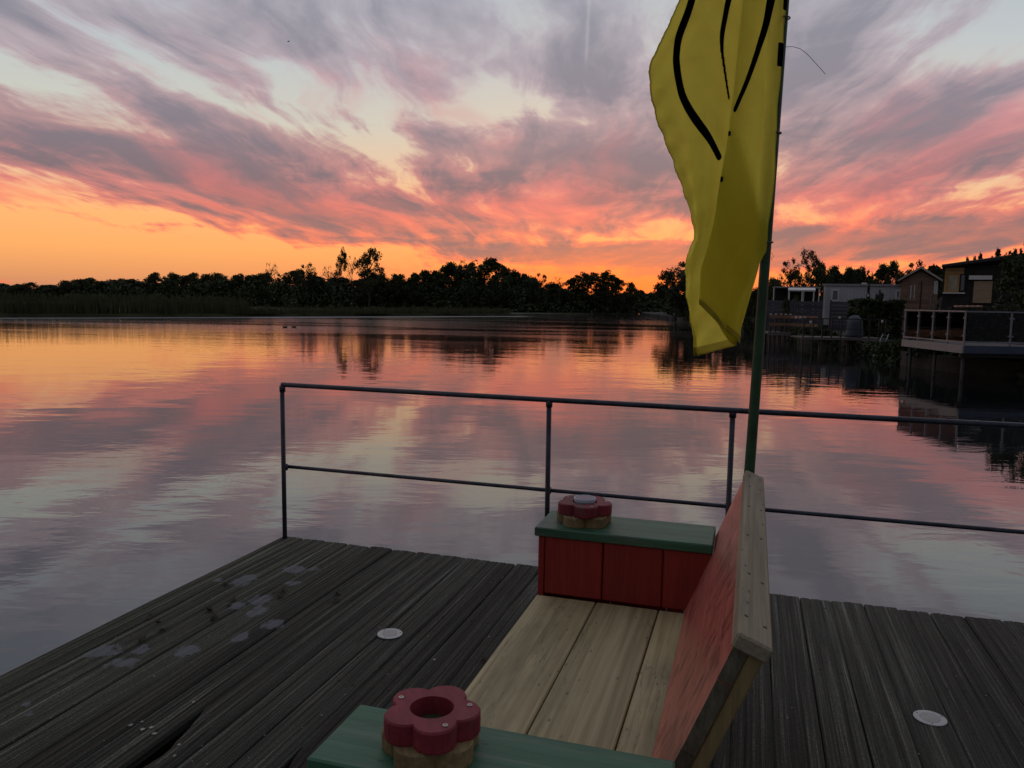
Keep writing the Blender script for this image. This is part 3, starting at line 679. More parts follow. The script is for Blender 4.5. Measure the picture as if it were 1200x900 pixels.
# --- gabled brown cabin
V1 = 58.0; cb, kx_ = facing('cabin', 1072, V1)
zp, ze = zat(1072, 316, V1) - GR, zat(1048, 328, V1) - GR; hwc = kx_(1093)
xl = kx_(1051)
bm = bmesh.new()
pr_ = [(xl, 0), (hwc, 0), (hwc, ze - .05), (0, zp - .12), (xl, ze - .05)]
fv = [bm.verts.new((x, 0, z)) for x, z in pr_]; bv = [bm.verts.new((x, 4.2, z)) for x, z in pr_]
bm.faces.new(fv); bm.faces.new(bv[::-1])
for i in range(5): bm.faces.new((fv[i], fv[(i + 1) % 5], bv[(i + 1) % 5], bv[i]))
wall = bm_obj('wall', bm, M['cedar'], cb)
nb = 13
for i in range(nb):                     # weatherboards
    za = .1 + i * (ze - .2) / nb; box('board', M['cedar'], (xl - .012, hwc + .012, -.03, -.004, za, za + (ze - .2) / nb - .022), wall)
for s, xe in ((-1, xl - .28), (1, hwc + .28)):
    zz = ze - .15; L = math.hypot(xe, zp - zz); an = math.atan2(zp - zz, -xe) if s < 0 else math.atan2(zp - zz, xe)
    bm = bmesh.new()
    a = [(xe, zz), (0, zp), (0, zp + .16), (xe, zz + .14)]
    f1 = [bm.verts.new((x, -.35, z)) for x, z in a]; f2 = [bm.verts.new((x, 4.5, z)) for x, z in a]
    bm.faces.new(f1); bm.faces.new(f2[::-1])
    for i in range(4): bm.faces.new((f1[i], f1[(i + 1) % 4], f2[(i + 1) % 4], f2[i]))
    rf = bm_obj('roof_slope', bm, M['roofd'], cb)
    bm = bmesh.new(); a = [(xe, zz + .0), (0, zp + .02), (0, zp + .175), (xe, zz + .155)]
    f1 = [bm.verts.new((x, -.40, z)) for x, z in a]; f2 = [bm.verts.new((x, -.353, z)) for x, z in a]
    bm.faces.new(f1); bm.faces.new(f2[::-1])
    for i in range(4): bm.faces.new((f1[i], f1[(i + 1) % 4], f2[(i + 1) % 4], f2[i]))
    bm_obj('bargeboard', bm, M['barge'], rf)
pane_window(cb, kx_(1058.5), kx_(1069.5), zat(1064, 353, V1) - GR, zat(1064, 332, V1) - GR, -.035, 'cedar', 'curtain', 1, .16)
pane_window(cb, kx_(1088.5), kx_(1093) - .02, zat(1091, 345, V1) - GR, zat(1091, 330, V1) - GR, -.035, 'trimw', 'curtain', 0, .05)
box('corner_post', M['darkwall'], (kx_(1073), kx_(1074.5), -.06, -.03, 0, ze - .1), cb)
tag(cb, 'small brown timber cabin with a gable facing the lake', 'cabin')

# --- flat roofed house with ochre cladding
V2 = 42.0; fh, lx = facing('flat_roof_house', 1130, V2)
def lz(px, py): return zat(px, py, V2) - GR
box('wall', M['darkwall'], (lx(1098), lx(1245), .02, 6, 0, lz(1130, 312)), fh)
for i, (ya, yb) in enumerate(((314.2, 317.5), (317.9, 321.2))):
    box('cladding_board', M['ochre'], (lx(1100), lx(1122), -.05, 0, lz(1110, yb), lz(1110, ya)), fh)
box('cladding_post', M['ochre'], (lx(1100), lx(1103.2), -.05, 0, lz(1100, 343), lz(1100, 321.4)), fh)
w_ = pane_window(fh, lx(1103.4), lx(1117.5), lz(1110, 342.5), lz(1110, 321.6), -.01, 'ochre', 'pane_reflection', 0, .09)
w2 = pane_window(fh, lx(1118.2), lx(1124.5), lz(1120, 342), lz(1120, 321.8), -.01, 'darkwall', 'glass', 0, .05)
box('window_sill', M['trimw'], (lx(1099), lx(1125), -.16, .0, lz(1110, 344.3), lz(1110, 342.8)), fh)
box('lintel', M['trimw'], (lx(1128), lx(1155), -.22, .0, lz(1140, 328.5), lz(1140, 323.8)), fh)
sh = box('shutter_frame', M['darkwall'], (lx(1133), lx(1158), -.06, .0, lz(1140, 356), lz(1140, 329)), fh)
for i in range(11):
    za = lz(1140, 355) + i * (lz(1140, 330) - lz(1140, 355)) / 11
    box('slat', M['shutter'], (lx(1134.5), lx(1156), -.085, -.062, za, za + (lz(1140, 330) - lz(1140, 355)) / 11 - .012), sh)
bm = bmesh.new()
q = [(lx(1096), lz(1096, 313.5)), (lx(1250), lz(1250, 298)), (lx(1250), lz(1250, 294.5)), (lx(1096), lz(1096, 311.5))]
f1 = [bm.verts.new((x, -.5, z)) for x, z in q]; f2 = [bm.verts.new((x, 6.2, z)) for x, z in q]
bm.faces.new(f1); bm.faces.new(f2[::-1])
for i in range(4): bm.faces.new((f1[i], f1[(i + 1) % 4], f2[(i + 1) % 4], f2[i]))
rf = bm_obj('roof', bm, M['roofd'], fh)
bm = bmesh.new(); q = [(lx(1096), lz(1096, 311.4)), (lx(1250), lz(1250, 294.4)), (lx(1250), lz(1250, 293.6)), (lx(1096), lz(1096, 310.6))]
f1 = [bm.verts.new((x, -.54, z)) for x, z in q]; f2 = [bm.verts.new((x, -.3, z)) for x, z in q]
bm.faces.new(f1); bm.faces.new(f2[::-1])
for i in range(4): bm.faces.new((f1[i], f1[(i + 1) % 4], f2[(i + 1) % 4], f2[i]))
bm_obj('roof_edge', bm, M['alu'], rf)
tag(fh, 'dark flat roofed house with ochre boards and a tan roller shutter', 'house')
# big dark hedge at the right edge
tree('shrubA', 1196, 286, 34, 106, 'big black leafy shrub at the right edge of the photo', ground=GR, name='large_shrub', cat='shrub', rot=1.0)
tree('shrubB', 1248, 296, 31, 110, 'black leafy shrub cut by the right edge behind the balcony', ground=GR, name='large_shrub', cat='shrub', rot=2.0)

# --- row of pale blocks beyond the balcony rail
for i, px in enumerate((1116.5, 1123, 1130, 1137, 1143.5)):
    vv = 33.0; p = at(px, vv, zat(px, 360.2, vv)); b = empty('planter_trough', p, CR)
    bm = bmesh.new(); vs = add_box(bm, -.075, .075, -.09, .09, 0, .075, bev=.012)
    bm_obj('trough', bm, M['pot'], b); box('soil', M['soil'], (-.058, .058, -.07, .07, .0765, .082), b)
    tag(b, 'small pale reddish trough in the row above the balcony rail', 'planter', 'row of pale reddish troughs')
tb_ = empty('shelf_board', at(1130, 33.0, GR), CR); zz = zat(1130, 360.3, 33.0) - GR
box('board', M['darkwall'], (-.75, .75, -.14, .14, zz - .04, zz - .002), tb_)
for s in (-.65, 0, .65): box('leg', M['darkwall'], (s - .03, s + .03, -.1, .1, 0, zz - .04), tb_)
tag(tb_, 'dark board carrying the row of pale reddish troughs', 'shelf')
# --- leaning pale timbers by the cabin stairs
for (xa, ya), (xb, yb), lab in (((1086, 361), (1087.5, 344), 'upright pale timber left of the garden stairs'), ((1089.5, 361), (1098, 349), 'slanting pale timber of the garden stairs'), ((1097, 361), (1098, 348), 'upright pale timber right of the garden stairs')):
    vv = 38.0; a, b = at(xa, vv, zat(xa, ya, vv)), at(xb, vv, zat(xb, yb, vv)); d = (b - a).normalized(); a2 = a - d * max(0, (a.z - GR) / max(.05, d.z))
    V, F = tube_data([a2, b], .055, 4); tag(mesh_obj('stair_timber', V, F, M['dockwood']), lab, 'timber')

# --- balcony on stilts with a glass balustrade
bl = empty('glass_balcony', UV(14.2, 25.0, ZW), CR)
def bz(py, v=25.0): return CAM_Z - (py - hor(1128)) / 930 * v - ZW
zd, zf, zr = bz(405.5), bz(413.8), bz(364.2)      # deck top, fascia bottom, rail
Lx, Ly = 12.0, 3.9
for i in range(26):
    a = .05 + i * (Ly - .1) / 26; box('deck_board', M['dockwood'], (.04, Lx, a, a + (Ly - .1) / 26 - .012, zd - .03, zd), bl)
box('side_fascia', M['beamw'], (-.06, 0, -.03, Ly, zf, zd + .02), bl)
box('front_fascia', M['beam'], (.003, Lx, -.05, 0, zf, zd + .02), bl)
box('side_bottom_rail', M['alu'], (-.03, .02, 0, Ly, zd + .10, zd + .14), bl)
box('front_bottom_rail', M['alu'], (.05, Lx, -.025, .02, zd + .10, zd + .14), bl)
box('side_handrail', M['alu'], (-.05, .05, -.05, Ly, zr - .045, zr), bl)
box('front_handrail', M['alu'], (.052, Lx, -.05, .05, zr - .045, zr - .003), bl)
for i in range(5):
    y = .02 + i * (Ly - .08) / 4; p = box('post', M['alu'], (-.022, .022, y - .022, y + .022, zd, zr - .046), bl)
    for zc in (zr - .25, zd + .3):
        if i: box('clamp', M['alu'], (-.035, .035, y - .075, y - .023, zc, zc + .05), p)
        if i < 4: box('clamp', M['alu'], (-.035, .035, y + .023, y + .075, zc, zc + .05), p)
    if i < 4: box('glass_panel', M['bglass'], (-.006, .006, y + .05, y + (Ly - .08) / 4 - .05, zd + .15, zr - .08), bl)
for i in range(1, 9):
    x = .02 + i * 1.42; p = box('post', M['alu'], (x - .022, x + .022, -.022, .022, zd, zr - .046), bl)
    for zc in (zr - .25, zd + .3):
        box('clamp', M['alu'], (x - .075, x + .075, -.035, .035, zc, zc + .05), p)
    box('glass_panel', M['bglass'], (x - 1.37, x - .05, -.006, .006, zd + .15, zr - .08), bl)
for (x, y) in ((.12, .2), (.15, 3.6), (2.2, .2), (4.4, .2), (2.2, 3.6), (.13, 1.9)):
    V, F = tube_data([(x, y, -.9), (x, y, zf)], .055, 8); mesh_obj('stilt', V, F, M['stilt'], bl, True)
box('cross_beam', M['stilt'], (.003, Lx, .15, .25, zf - .14, zf - .002), bl)
tag(bl, 'balcony on stilts over the water with a glass balustrade', 'balcony')
# handrail of the stair behind the front panels
V, F = tube_data([at(1152, 27.5, zat(1152, 369.2, 27.5)), at(1195, 27.5, zat(1195, 369.0, 27.5))], .02, 6)

# --- grey garden fence panels
def fence_panel(pxa, pxb, top, v, lab, n=8):
    w = W(pxb, v) - W(pxa, v); f = empty('fence_panel', UV((W(pxa, v) + W(pxb, v)) / 2, v, GR), CR); zt = zat(pxa, top, v) - GR
    for i in range(n): box('board', M['fence'], (-w / 2, w / 2, -.015, .015, .05 + i * (zt - .1) / n, .05 + (i + 1) * (zt - .1) / n - .015), f)
    for s in (-1, 1): box('post', M['fence'], (s * w / 2 - .05, s * w / 2 + .05, .016, .1, 0, zt + .05), f)
    tag(f, lab, 'fence')
fence_panel(896, 926, 351, 55, 'grey board fence panel nearest the flagpole')
fence_panel(929, 960, 352, 53, 'grey board fence panel below the mobile home corner')
fence_panel(970, 992, 352.5, 54, 'grey board fence panel below the mobile home window')
# --- planting on the bank
tree('coneB', 1011.5, 332, 57, 9, 'dark pointed cypress in front of the white mobile home', ground=GR, name='cypress')
tree('shrubA', 1025, 341, 57, 15, 'round dark bush right of the pointed cypress', ground=GR, name='bush', cat='bush')
tree('shrubB', 930, 347, 56, 13, 'small yellowish bush behind the grey fence', ground=GR, name='bush', cat='bush')
tree('shrubA', 917, 350, 52, 14, 'black bush between two grey fence panels', ground=GR, name='bush', cat='bush')
rng = np.random.default_rng(77); n = 9000
hu0, hu1 = W(996, 44), W(1094, 40)
uu = rng.uniform(hu0, hu1, n); vv = 44 + rng.uniform(-.7, .7, n); top = zat(1040, 353.5, 44) + .06 * np.sin(uu * 3)
zz = GR + (top - GR) * np.where(rng.random(n) < .3, 1 - .05 * rng.random(n), rng.random(n))
Ch = np.stack([uu * RX + vv * HX, uu * RY + vv * HY, zz], 1)
hd = empty('clipped_hedge', UV((hu0 + hu1) / 2, 44, GR), 0)
me = np_mesh('foliage', *leaf_quads(Ch - np.array(hd.location), .09 + .07 * rng.random(n), rng), M['leafA']); link(bpy.data.objects.new('foliage', me), hd)
for i in range(6):
    x = hu0 + (i + .5) * (hu1 - hu0) / 6; p = UV(x, 44, 0) - Vector((hd.location.x, hd.location.y, 0))
    V, F = tube_data([(p.x, p.y, -.1), (p.x, p.y, 1.2)], .03, 5); mesh_obj('stem', V, F, M['bark'], hd)
tag(hd, 'long clipped black hedge below the cabin and mobile home', 'hedge')

# dark hedge behind the balcony
rng = np.random.default_rng(78); n = 12000
hd = empty('clipped_hedge', UV(W(1170, 30.2), 30.2, GR), CR)
xx_ = rng.uniform(-3.3, 9, n); yy_ = rng.uniform(-.55, .55, n); tz = zat(1130, 363.2, 30.2) - GR + .07 * np.sin(xx_ * 2.3)
zz_ = tz * np.where(rng.random(n) < .3, 1 - .06 * rng.random(n), rng.random(n)) - .1
me = np_mesh('foliage', *leaf_quads(np.stack([xx_, yy_, zz_], 1), .07 + .06 * rng.random(n), rng), M['leafC']); link(bpy.data.objects.new('foliage', me), hd)
for i in range(6): 
    V, F = tube_data([(-3 + i * 2, 0, -.1), (-3 + i * 2, 0, 1.0)], .03, 5); mesh_obj('stem', V, F, M['bark'], hd)
tag(hd, 'black hedge seen through the glass balcony', 'hedge')

# --- reddish slatted dock near the pole
V3 = 45.0
rd_ = empty('slatted_dock', UV(W(918, V3), V3, ZW), CR)
def dx(px): return W(px, V3) - W(918, V3)
def dz(py): return zat(918, py, V3) - ZW
for a, b in ((369.6, 373.0), (378.6, 381.8)):
    box('rail_board', M['redwood'], (dx(900), dx(923), -.03, .0, dz(b), dz(a)), rd_)
    bm = bmesh.new(); L = 1.7; add_box(bm, 0, L, -.03, 0, dz(b), dz(a), M=Matrix.Translation((dx(923.5), 0, 0)) @ Matrix.Rotation(R(-52), 4, 'Z')); bm_obj('rail_board', bm, M['redwood'], rd_)
for i in range(12):
    box('deck_board', M['dockwood'], (dx(899) + i * .11, dx(899) + i * .11 + .10, 0, 2.4, dz(391.5), dz(390)), rd_)
box('edge_board', M['dockwood'], (dx(898), dx(924), -.075, -.035, dz(393), dz(389)), rd_)
for px in (901, 907, 913, 918.5, 924):
    p = box('post', M['stilt'], (dx(px) - .045, dx(px) + .045, .003, .09, -.8, dz(368.8)), rd_)
    box('cap', M['trimw'], (dx(px) - .05, dx(px) + .05, -.002, .095, dz(368.8), dz(368.8) + .045), p)
for px in (900, 904, 909, 914, 920): box('pile', M['stilt'], (dx(px) - .05, dx(px) + .05, 1.2, 1.3, -.8, dz(391.6)), rd_)
tag(rd_, 'reddish board railed dock just right of the flagpole', 'dock')
# --- longer low dock with a rail
V4 = 39.0
ld = empty('low_dock', UV(W(985, V4), V4, ZW), CR)
def ex(px): return W(px, V4) - W(985, V4)
def ez(py): return zat(985, py, V4) - ZW
x = ex(938)
while x < ex(1036):
    box('deck_board', M['dockwood'], (x, x + .125, .0, 1.6, ez(397.2), ez(395.6)), ld); x += .138
box('edge_board', M['dockwood'], (ex(937), ex(1037), -.04, -.003, ez(398.6), ez(395.8)), ld)
for px in (940, 951, 962, 973, 984, 1006, 1017, 1028, 1036):
    p = box('post', M['stilt'], (ex(px) - .03, ex(px) + .03, .02, .08, -.8, ez(374.5)), ld)
box('handrail', M['stilt'], (ex(938), ex(1037), .015, .085, ez(374.4), ez(373.2)), ld)
box('middle_rail', M['stilt'], (ex(938), ex(1037), .09, .11, ez(386), ez(385)), ld)
for px in (965, 970, 998, 1003, 1010): box('pile', M['dockwood'], (ex(px) - .06, ex(px) + .06, .5, .62, -.8, ez(397.3)), ld)
tag(ld, 'long low wooden dock with thin dark railing at the right bank', 'dock')
# --- small garden lamps on the docks
for i, (px, py, v) in enumerate(((930.3, 373.5, 42), (935.2, 373.5, 42), (940.3, 374.0, 42), (947.5, 379.0, 38.5), (981, 374.0, 39.8), (1012.6, 348.0, 54), (1031, 378, 40))):
    zb = {42: 0.05, 38.5: ez(395.6) + ZW, 39.8: ez(395.6) + ZW, 54: GR, 40: ez(395.6) + ZW}[v]
    lp = empty('garden_lamp', at(px, v, zb), CR); zc = zat(px, py, v) - zb
    V, F = tube_data([(0, 0, -.05 if v != 42 else -.85), (0, 0, zc)], .018, 6); mesh_obj('stake', V, F, M['stilt'], lp)
    mesh_sharp('head', *lathe([(0, 0), (.045, 0), (.06, .09), (.03, .13), (0, .13)], 10, (0, 0, zc)), M['lampwhite'], lp)
    tag(lp, ['left one of three small pale lamps beside the reddish dock', 'middle one of three small pale lamps beside the reddish dock', 'right one of three small pale lamps beside the reddish dock',
             'low small pale lamp at the left end of the long dock', 'small pale lamp at the middle of the long dock', 'small pale lamp before the pointed cypress', 'small pale lamp at the right end of the long dock'][i], 'lamp', 'small pale garden lamps')
# --- tarpaulin covered thing on the long dock
rng_ = random.Random(3); bm = bmesh.new(); NR, NC = 9, 16; rows = []
for j in range(NR):
    t = j / (NR - 1); rr = .37 - .05 * t - (.24 * max(0, t - .82) / .18)
    rows.append([bm.verts.new((rr * (1 + .09 * math.sin(3 * k + j * .4) + .16 * abs(math.cos(2 * k * 2 * math.pi / NC + .8))) * math.cos(k * 2 * math.pi / NC), .75 * rr * (1 + .09 * math.cos(2.5 * k)) * math.sin(k * 2 * math.pi / NC), t * (ez(369.5) - ez(395.6)) + (0.04 * math.sin(5 * k) if j == NR - 2 else 0))) for k in range(NC)])
for j in range(NR - 1):
    for k in range(NC): bm.faces.new((rows[j][k], rows[j][(k + 1) % NC], rows[j + 1][(k + 1) % NC], rows[j + 1][k]))
bm.faces.new(rows[-1]); bm.faces.new(rows[0][::-1])
tp_ = bm_obj('covered_barbecue', bm, M['tarp'], None, True); tp_.location = UV(W(999, V4 + .8), V4 + .8, ez(395.6) + ZW + .003); tp_.rotation_euler = (0, 0, CR)
tag(tp_, 'bulky thing under a blue grey tarpaulin on the long dock', 'covered object')
# --- gangway ladder down to the water
gw = empty('gangway', UV(W(1040, 35), 35, ZW), CR)
p0, p1 = UV(W(1030, 35), 35, zat(1030, 412, 35)), UV(W(1052, 35), 36, zat(1052, 393, 35))
iv = Matrix.Rotation(-CR, 4, 'Z') @ Matrix.Translation(-gw.location)
for k in (0, .55):
    a, b = iv @ p0 + Vector((0, k, -.25)), iv @ p1 + Vector((0, k, 0)); V, F = tube_data([a, b], .022, 6); mesh_obj('rail', V, F, M['alu'], gw)
for i in range(7):
    t = (i + .5) / 7; a = (iv @ p0 + Vector((0, 0, -.25))).lerp(iv @ p1, t); V, F = tube_data([a, a + Vector((0, .55, 0))], .016, 5); mesh_obj('rung', V, F, M['stilt'], gw)
tag(gw, 'pale metal gangway slanting down to the water left of the balcony', 'gangway')

# ================================================================== the jetty deck
DY0, DY1, PITCH = -1.7, 4.38, 0.1585
deck = kind(empty('jetty_deck', (0, 0, 0)), 'structure')
pr5 = random.Random(12)
seams = [-2.865 + PITCH * i + (pr5.uniform(-.006, .006) if i else 0) for i in range(35)]
def plank(x0, x1, idx):
    """one board: crowned, with worn edges, two shallow ridges and ragged ends"""
    w = x1 - x0; n = 26; ys = [DY0 + (DY1 - DY0) * i / n for i in range(n + 1)]
    if idx in (6, 9): ys = sorted(ys + [1.5 + .045 * i for i in range(24)])
    prof = [(0, -.030), (.0, -.006), (.05, -.0005), (.28, .0012), (.32, -.0022), (.36, .0012), (.62, .0012), (.66, -.002), (.70, .0012), (.95, -.0005), (1, -.006), (1, -.030)]
    end0 = pr5.uniform(-.007, .006); V, F = [], []
    ph = pr5.uniform(0, 6.28); dz = pr5.uniform(-.003, .003)
    for y in ys:
        a = .0025 * math.sin(y * 3.1 + ph) + pr5.uniform(-.0012, .0012); b = .0025 * math.sin(y * 2.3 + ph * 2) + pr5.uniform(-.0012, .0012)
        ia = ib = 0.0
        if idx == 6:                     # rotten edge beside the long hole
            t = (y - 1.93) / (2.37 - 1.93)
            if 0 < t < 1: ia = .085 * math.sin(math.pi * t) ** .6 * (1 - .55 * t) + pr5.uniform(-.006, .004)
            if y < 1.93 and y > 1.6: ia = .016
        if idx == 9:
            t = (y - 1.95) / (2.30 - 1.95)
            if 0 < t < 1: ia = .030 * math.sin(math.pi * t) + pr5.uniform(-.004, .003)
        xa, xb = x0 + .0018 + a * .7 + max(0, ia), x1 - .0018 - b * .7
        for (t, z) in prof:
            yy = y + (end0 + pr5.uniform(-.004, .004) if y == ys[-1] else 0)
            V.append((xa + (xb - xa) * t, yy, z + dz + .0012 * math.sin(y * 4 + t * 5 + ph)))
    m = len(prof)
    for i in range(len(ys) - 1):
        for k in range(m - 1): F.append((i * m + k, i * m + k + 1, (i + 1) * m + k + 1, (i + 1) * m + k))
        F.append((i * m + m - 1, i * m, (i + 1) * m, (i + 1) * m + m - 1))
    F.append(tuple(range(m))); F.append(tuple(range((len(ys) - 1) * m, len(ys) * m))[::-1])
    return mesh_obj('plank', V, F, M['deck'], deck)
for i in range(34): plank(seams[i], seams[i + 1], i)
for y in (-1.4, -.5, .4, 1.3, 2.75, 3.5, 4.25):
    box('joist', M['joist'], (-2.84, 2.5, y - .035, y + .035, -.17, -.034), deck)
box('side_beam', M['joist'], (-2.83, -2.77, DY0, 4.34, -.30, -.171), deck)
box('side_beam', M['joist'], (2.40, 2.46, DY0, 4.34, -.30, -.171), deck)
box('light_block_board', M['joist'], (-2.10, -1.62, DY0, 4.30, -.225, -.173), deck)  # unseen wide board added so no bright water shows through the rotten hole
for k in range(7): box('light_block_board', M['joist'], (-1.60 + k * .58, -1.04 + k * .58, DY0, 4.30, -.225, -.173), deck)  # more added boards, keeping the plank gaps dark against the bright water
for x in (-2.72, -.2, 2.33):
    for y in (-1.2, 1.6, 4.2):
        V, F = tube_data([(x, y, -1.8), (x, y, -.172)], .07, 10); mesh_obj('pile', V, F, M['joist'], deck, True)
for i in (0, 1, 2, 3, 4, 5, 6, 7, 8, 9, 10, 11, 12, 20, 21, 22, 23, 24, 25):
    for y in (2.75, 3.5, 4.25):
        for s in (.26, .74):
            xx = seams[i] + PITCH * s + pr5.uniform(-.006, .006)
            cyl('nail_head', (xx, y + pr5.uniform(-.008, .008), -.001), .0045, .003, M['rust'], deck, 6)

# ------------------------------------------------------------------ recessed round deck lamps
def deck_lamp(x, y, lab):
    o = empty('deck_lamp', (x, y, .0022))
    mesh_sharp('rim', *lathe([(.036, -.03), (.058, -.03), (.058, .0005), (.056, .0018), (.040, .0018), (.0385, .0006), (.036, .0006)], 32), M['lampwhite'], o)
    mesh_sharp('lens', *lathe([(0, -.02), (.0358, -.02), (.0358, .0010), (.03, .0015), (0, .0018)], 32), M['lampglass'], o)
    mesh_sharp('seal', *lathe([(.0582, -.02), (.0625, -.02), (.0625, -.0005), (.0582, -.0002)], 32), M['joist'], o)
    for k in range(3):
        a = k * 2.094 + .5; mesh_sharp('screw', *lathe([(0, 0), (.0032, 0), (.0026, .0008), (0, .0008)], 8, (.048 * math.cos(a), .048 * math.sin(a), .0018)), M['rust'], o)
    tag(o, lab, 'deck lamp', 'round recessed deck lamps')
deck_lamp(-1.546, 3.232, 'round white recessed lamp in the deck left of the bench')
deck_lamp(.712, 3.208, 'round white recessed lamp in the deck right of the bench')

# ------------------------------------------------------------------ railing
rl = empty('pipe_railing', (-2.83, 4.35, 0)); rl_y = 4.345
def rt(name, a, b, r): return tube(name, [Vector(a) - Vector(rl.location), (Vector(a) + Vector(b)) / 2 - Vector(rl.location) + Vector((0, 0, -.006)), Vector(b) - Vector(rl.location)], r, M['rail'], rl, 10)
rt('top_rail', (-2.822, rl_y - .01, .997), (3.0, rl_y - .035, .998), .0148)
rt('middle_rail', (-2.815, rl_y + .02, .468), (3.0, rl_y + .0, .472), .0112)
for x, a in ((-2.815, .02), (-1.085, -.005), (-.082, .0), (1.52, 0), (2.45, 0)):
    p = rt('post', (x - a * .3, rl_y + .004, -.28), (x, rl_y - .018, .992), .0145)
    for zc, rr in ((.975, .019), (.470, .0175)):
        V, F = tube_data([(x + 2.83 - .0, rl_y - 4.35 - (.014 if zc > .9 else -.006), zc - .022), (x + 2.83, rl_y - 4.35 - (.016 if zc > .9 else -.005), zc + .016)], rr, 10); mesh_obj('clamp', V, F, M['rail'], p, True)
    box('bracket', M['rail'], (x + 2.83 - .03, x + 2.83 + .03, .0, .03, -.20, -.08), p)
tag(rl, 'thin dark blue grey pipe railing along the deck edge', 'railing')

# ------------------------------------------------------------------ bench
bn = empty('bench', (-.45, 2.2, 0)); bo = Vector(bn.location)
def B(name, mat, x0, x1, y0, y1, z0, z1, parent=None, bev=.004, M_=None):
    if parent is None:
        T = Matrix.Translation(-bo); return box(name, M[mat], (x0, x1, y0, y1, z0, z1), bn, bev, T if M_ is None else T @ M_)
    return box(name, M[mat], (x0, x1, y0, y1, z0, z1), parent, bev, Matrix.Translation(-bo) if M_ is None else Matrix.Translation(-bo) @ M_)
for x0, x1 in ((-.766, -.5315), (-.5265, -.2935), (-.2885, -.150)):
    B('seat_board', 'seat', x0, x1, 1.47, 2.926, .364, .40)
B('front_apron', 'red', -.752, -.730, 1.47, 2.926, .16, .363)
for y in (1.75, 2.2, 2.65): B('seat_bearer', 'joist', -.729, -.16, y - .03, y + .03, .29, .362)
def arm(ya, yb, inner, top_lab, front):
    """ya..yb = the box under the green board; inner = y of its face towards the seat"""
    s = 1 if inner == ya else -1
    a, b = (inner, inner + .022 * s); y0, y1 = min(a, b), max(a, b)
    for x0, x1 in ((-.740, -.5125), (-.5085, -.2845), (-.2805, -.105)):
        B('panel_board', 'red', x0, x1, y0, y1, .405 if x0 > -.8 else 0, .634)
    B('side_board', 'red', -.7665, -.7425, ya - .001, yb + .001, .005, .634)
    out = yb if s > 0 else ya
    o0, o1 = (out - .022, out) if s > 0 else (out, out + .022)
    for x0, x1 in ((-.740, -.5125), (-.5085, -.2845), (-.2805, -.215)): B('panel_board', 'red', x0, x1, o0, o1, .005, .634)
    g = B('armrest', 'green', -.781, -.104, ya - .012 if s < 0 else ya + .018 - .03, yb + .018, .6355, .671, bev=.004)
    return g
arm(2.936, 3.172, 2.936, '', True)
arm(1.278, 1.466, 1.466, '', True)
# backrest, leaning outwards
PH = math.atan2(.191, .477)
Tb = Matrix.Translation((-.198, 0, .40)) @ Matrix.Rotation(PH, 4, 'Y')   # local z up the slope, local x = thickness
YB0, YB1 = 1.572, 3.168
for k, (s0, s1) in enumerate(((.012, .0925), (.0935, .264), (.265, .435), (.436, .5135))):
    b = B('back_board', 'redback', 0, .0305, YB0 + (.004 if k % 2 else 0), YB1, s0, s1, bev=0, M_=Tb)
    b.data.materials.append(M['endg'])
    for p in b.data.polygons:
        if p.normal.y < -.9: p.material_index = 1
for y in (YB0 + .006, 2.30, YB1 - .05):
    B('back_post', 'post', .0315, .0635, y, y + .055, -.41, .5135, M_=Tb)
cp = B('cap_rail', 'cap', -.007, .0665, YB0 - .012, YB1 + .004, .5145, .549, bev=.005, M_=Tb)
Tc = Matrix.Translation(-bo) @ Tb
for y in (1.66, 1.93, 2.28, 2.62, 2.92, 3.08):
    for xx in (.010, .050):
        V, F = lathe([(0, 0), (.0042, 0), (.0042, .0016), (0, .0016)], 8, (xx + pr5.uniform(-.004, .004), y + pr5.uniform(-.02, .02), .5485))
        mesh_sharp('screw', [Tc @ Vector(v) for v in V], F, M['rust'], cp)
tag(bn, 'wooden bench with pale seat, red panels and green armrests', 'bench')

# ------------------------------------------------------------------ wooden flowers on the armrests
def flower_outline(r, pr_, n=5, rot=0.0, seg=11):
    P = []
    for i in range(n):
        c = rot + i * 2 * math.pi / n; cx, cy = r * math.cos(c), r * math.sin(c)
        s36 = math.sin(math.pi / n); rho = r * math.cos(math.pi / n) + math.sqrt(pr_ ** 2 - (r * s36) ** 2); half = math.atan2(rho * s36, rho * math.cos(math.pi / n) - r)
        for k in range(seg):
            a = c - half + 2 * half * k / (seg - 1); P.append((cx + pr_ * math.cos(a), cy + pr_ * math.sin(a)))
    return P
def flower_mesh(name, outline, z0, z1, hole, mat, parent, bev=.004):
    n = len(outline); V, F = [], []
    def ring(sc, z): V.extend([(x * sc, y * sc, z) for x, y in outline])
    ring(.985, z0); ring(1, z0 + bev); ring(1, z1 - bev); ring(.965, z1)
    ang = [math.atan2(y, x) for x, y in outline]
    if hole:
        for z in (z1, z0): V.extend([(hole * math.cos(t), hole * math.sin(t), z) for t in ang])
    for j in range(3):
        for k in range(n): F.append((j * n + k, j * n + (k + 1) % n, (j + 1) * n + (k + 1) % n, (j + 1) * n + k))
    if hole:
        for k in range(n):
            q = (k + 1) % n
            F.append((3 * n + k, 3 * n + q, 4 * n + q, 4 * n + k)); F.append((4 * n + k, 4 * n + q, 5 * n + q, 5 * n + k)); F.append((5 * n + k, 5 * n + q, q, k))
    else:
        V.append((0, 0, z1)); V.append((0, 0, z0))
        for k in range(n): F.append((3 * n + k, 3 * n + (k + 1) % n, len(V) - 2)); F.append(((k + 1) % n, k, len(V) - 1))
    return mesh_obj(name, V, F, mat, parent)
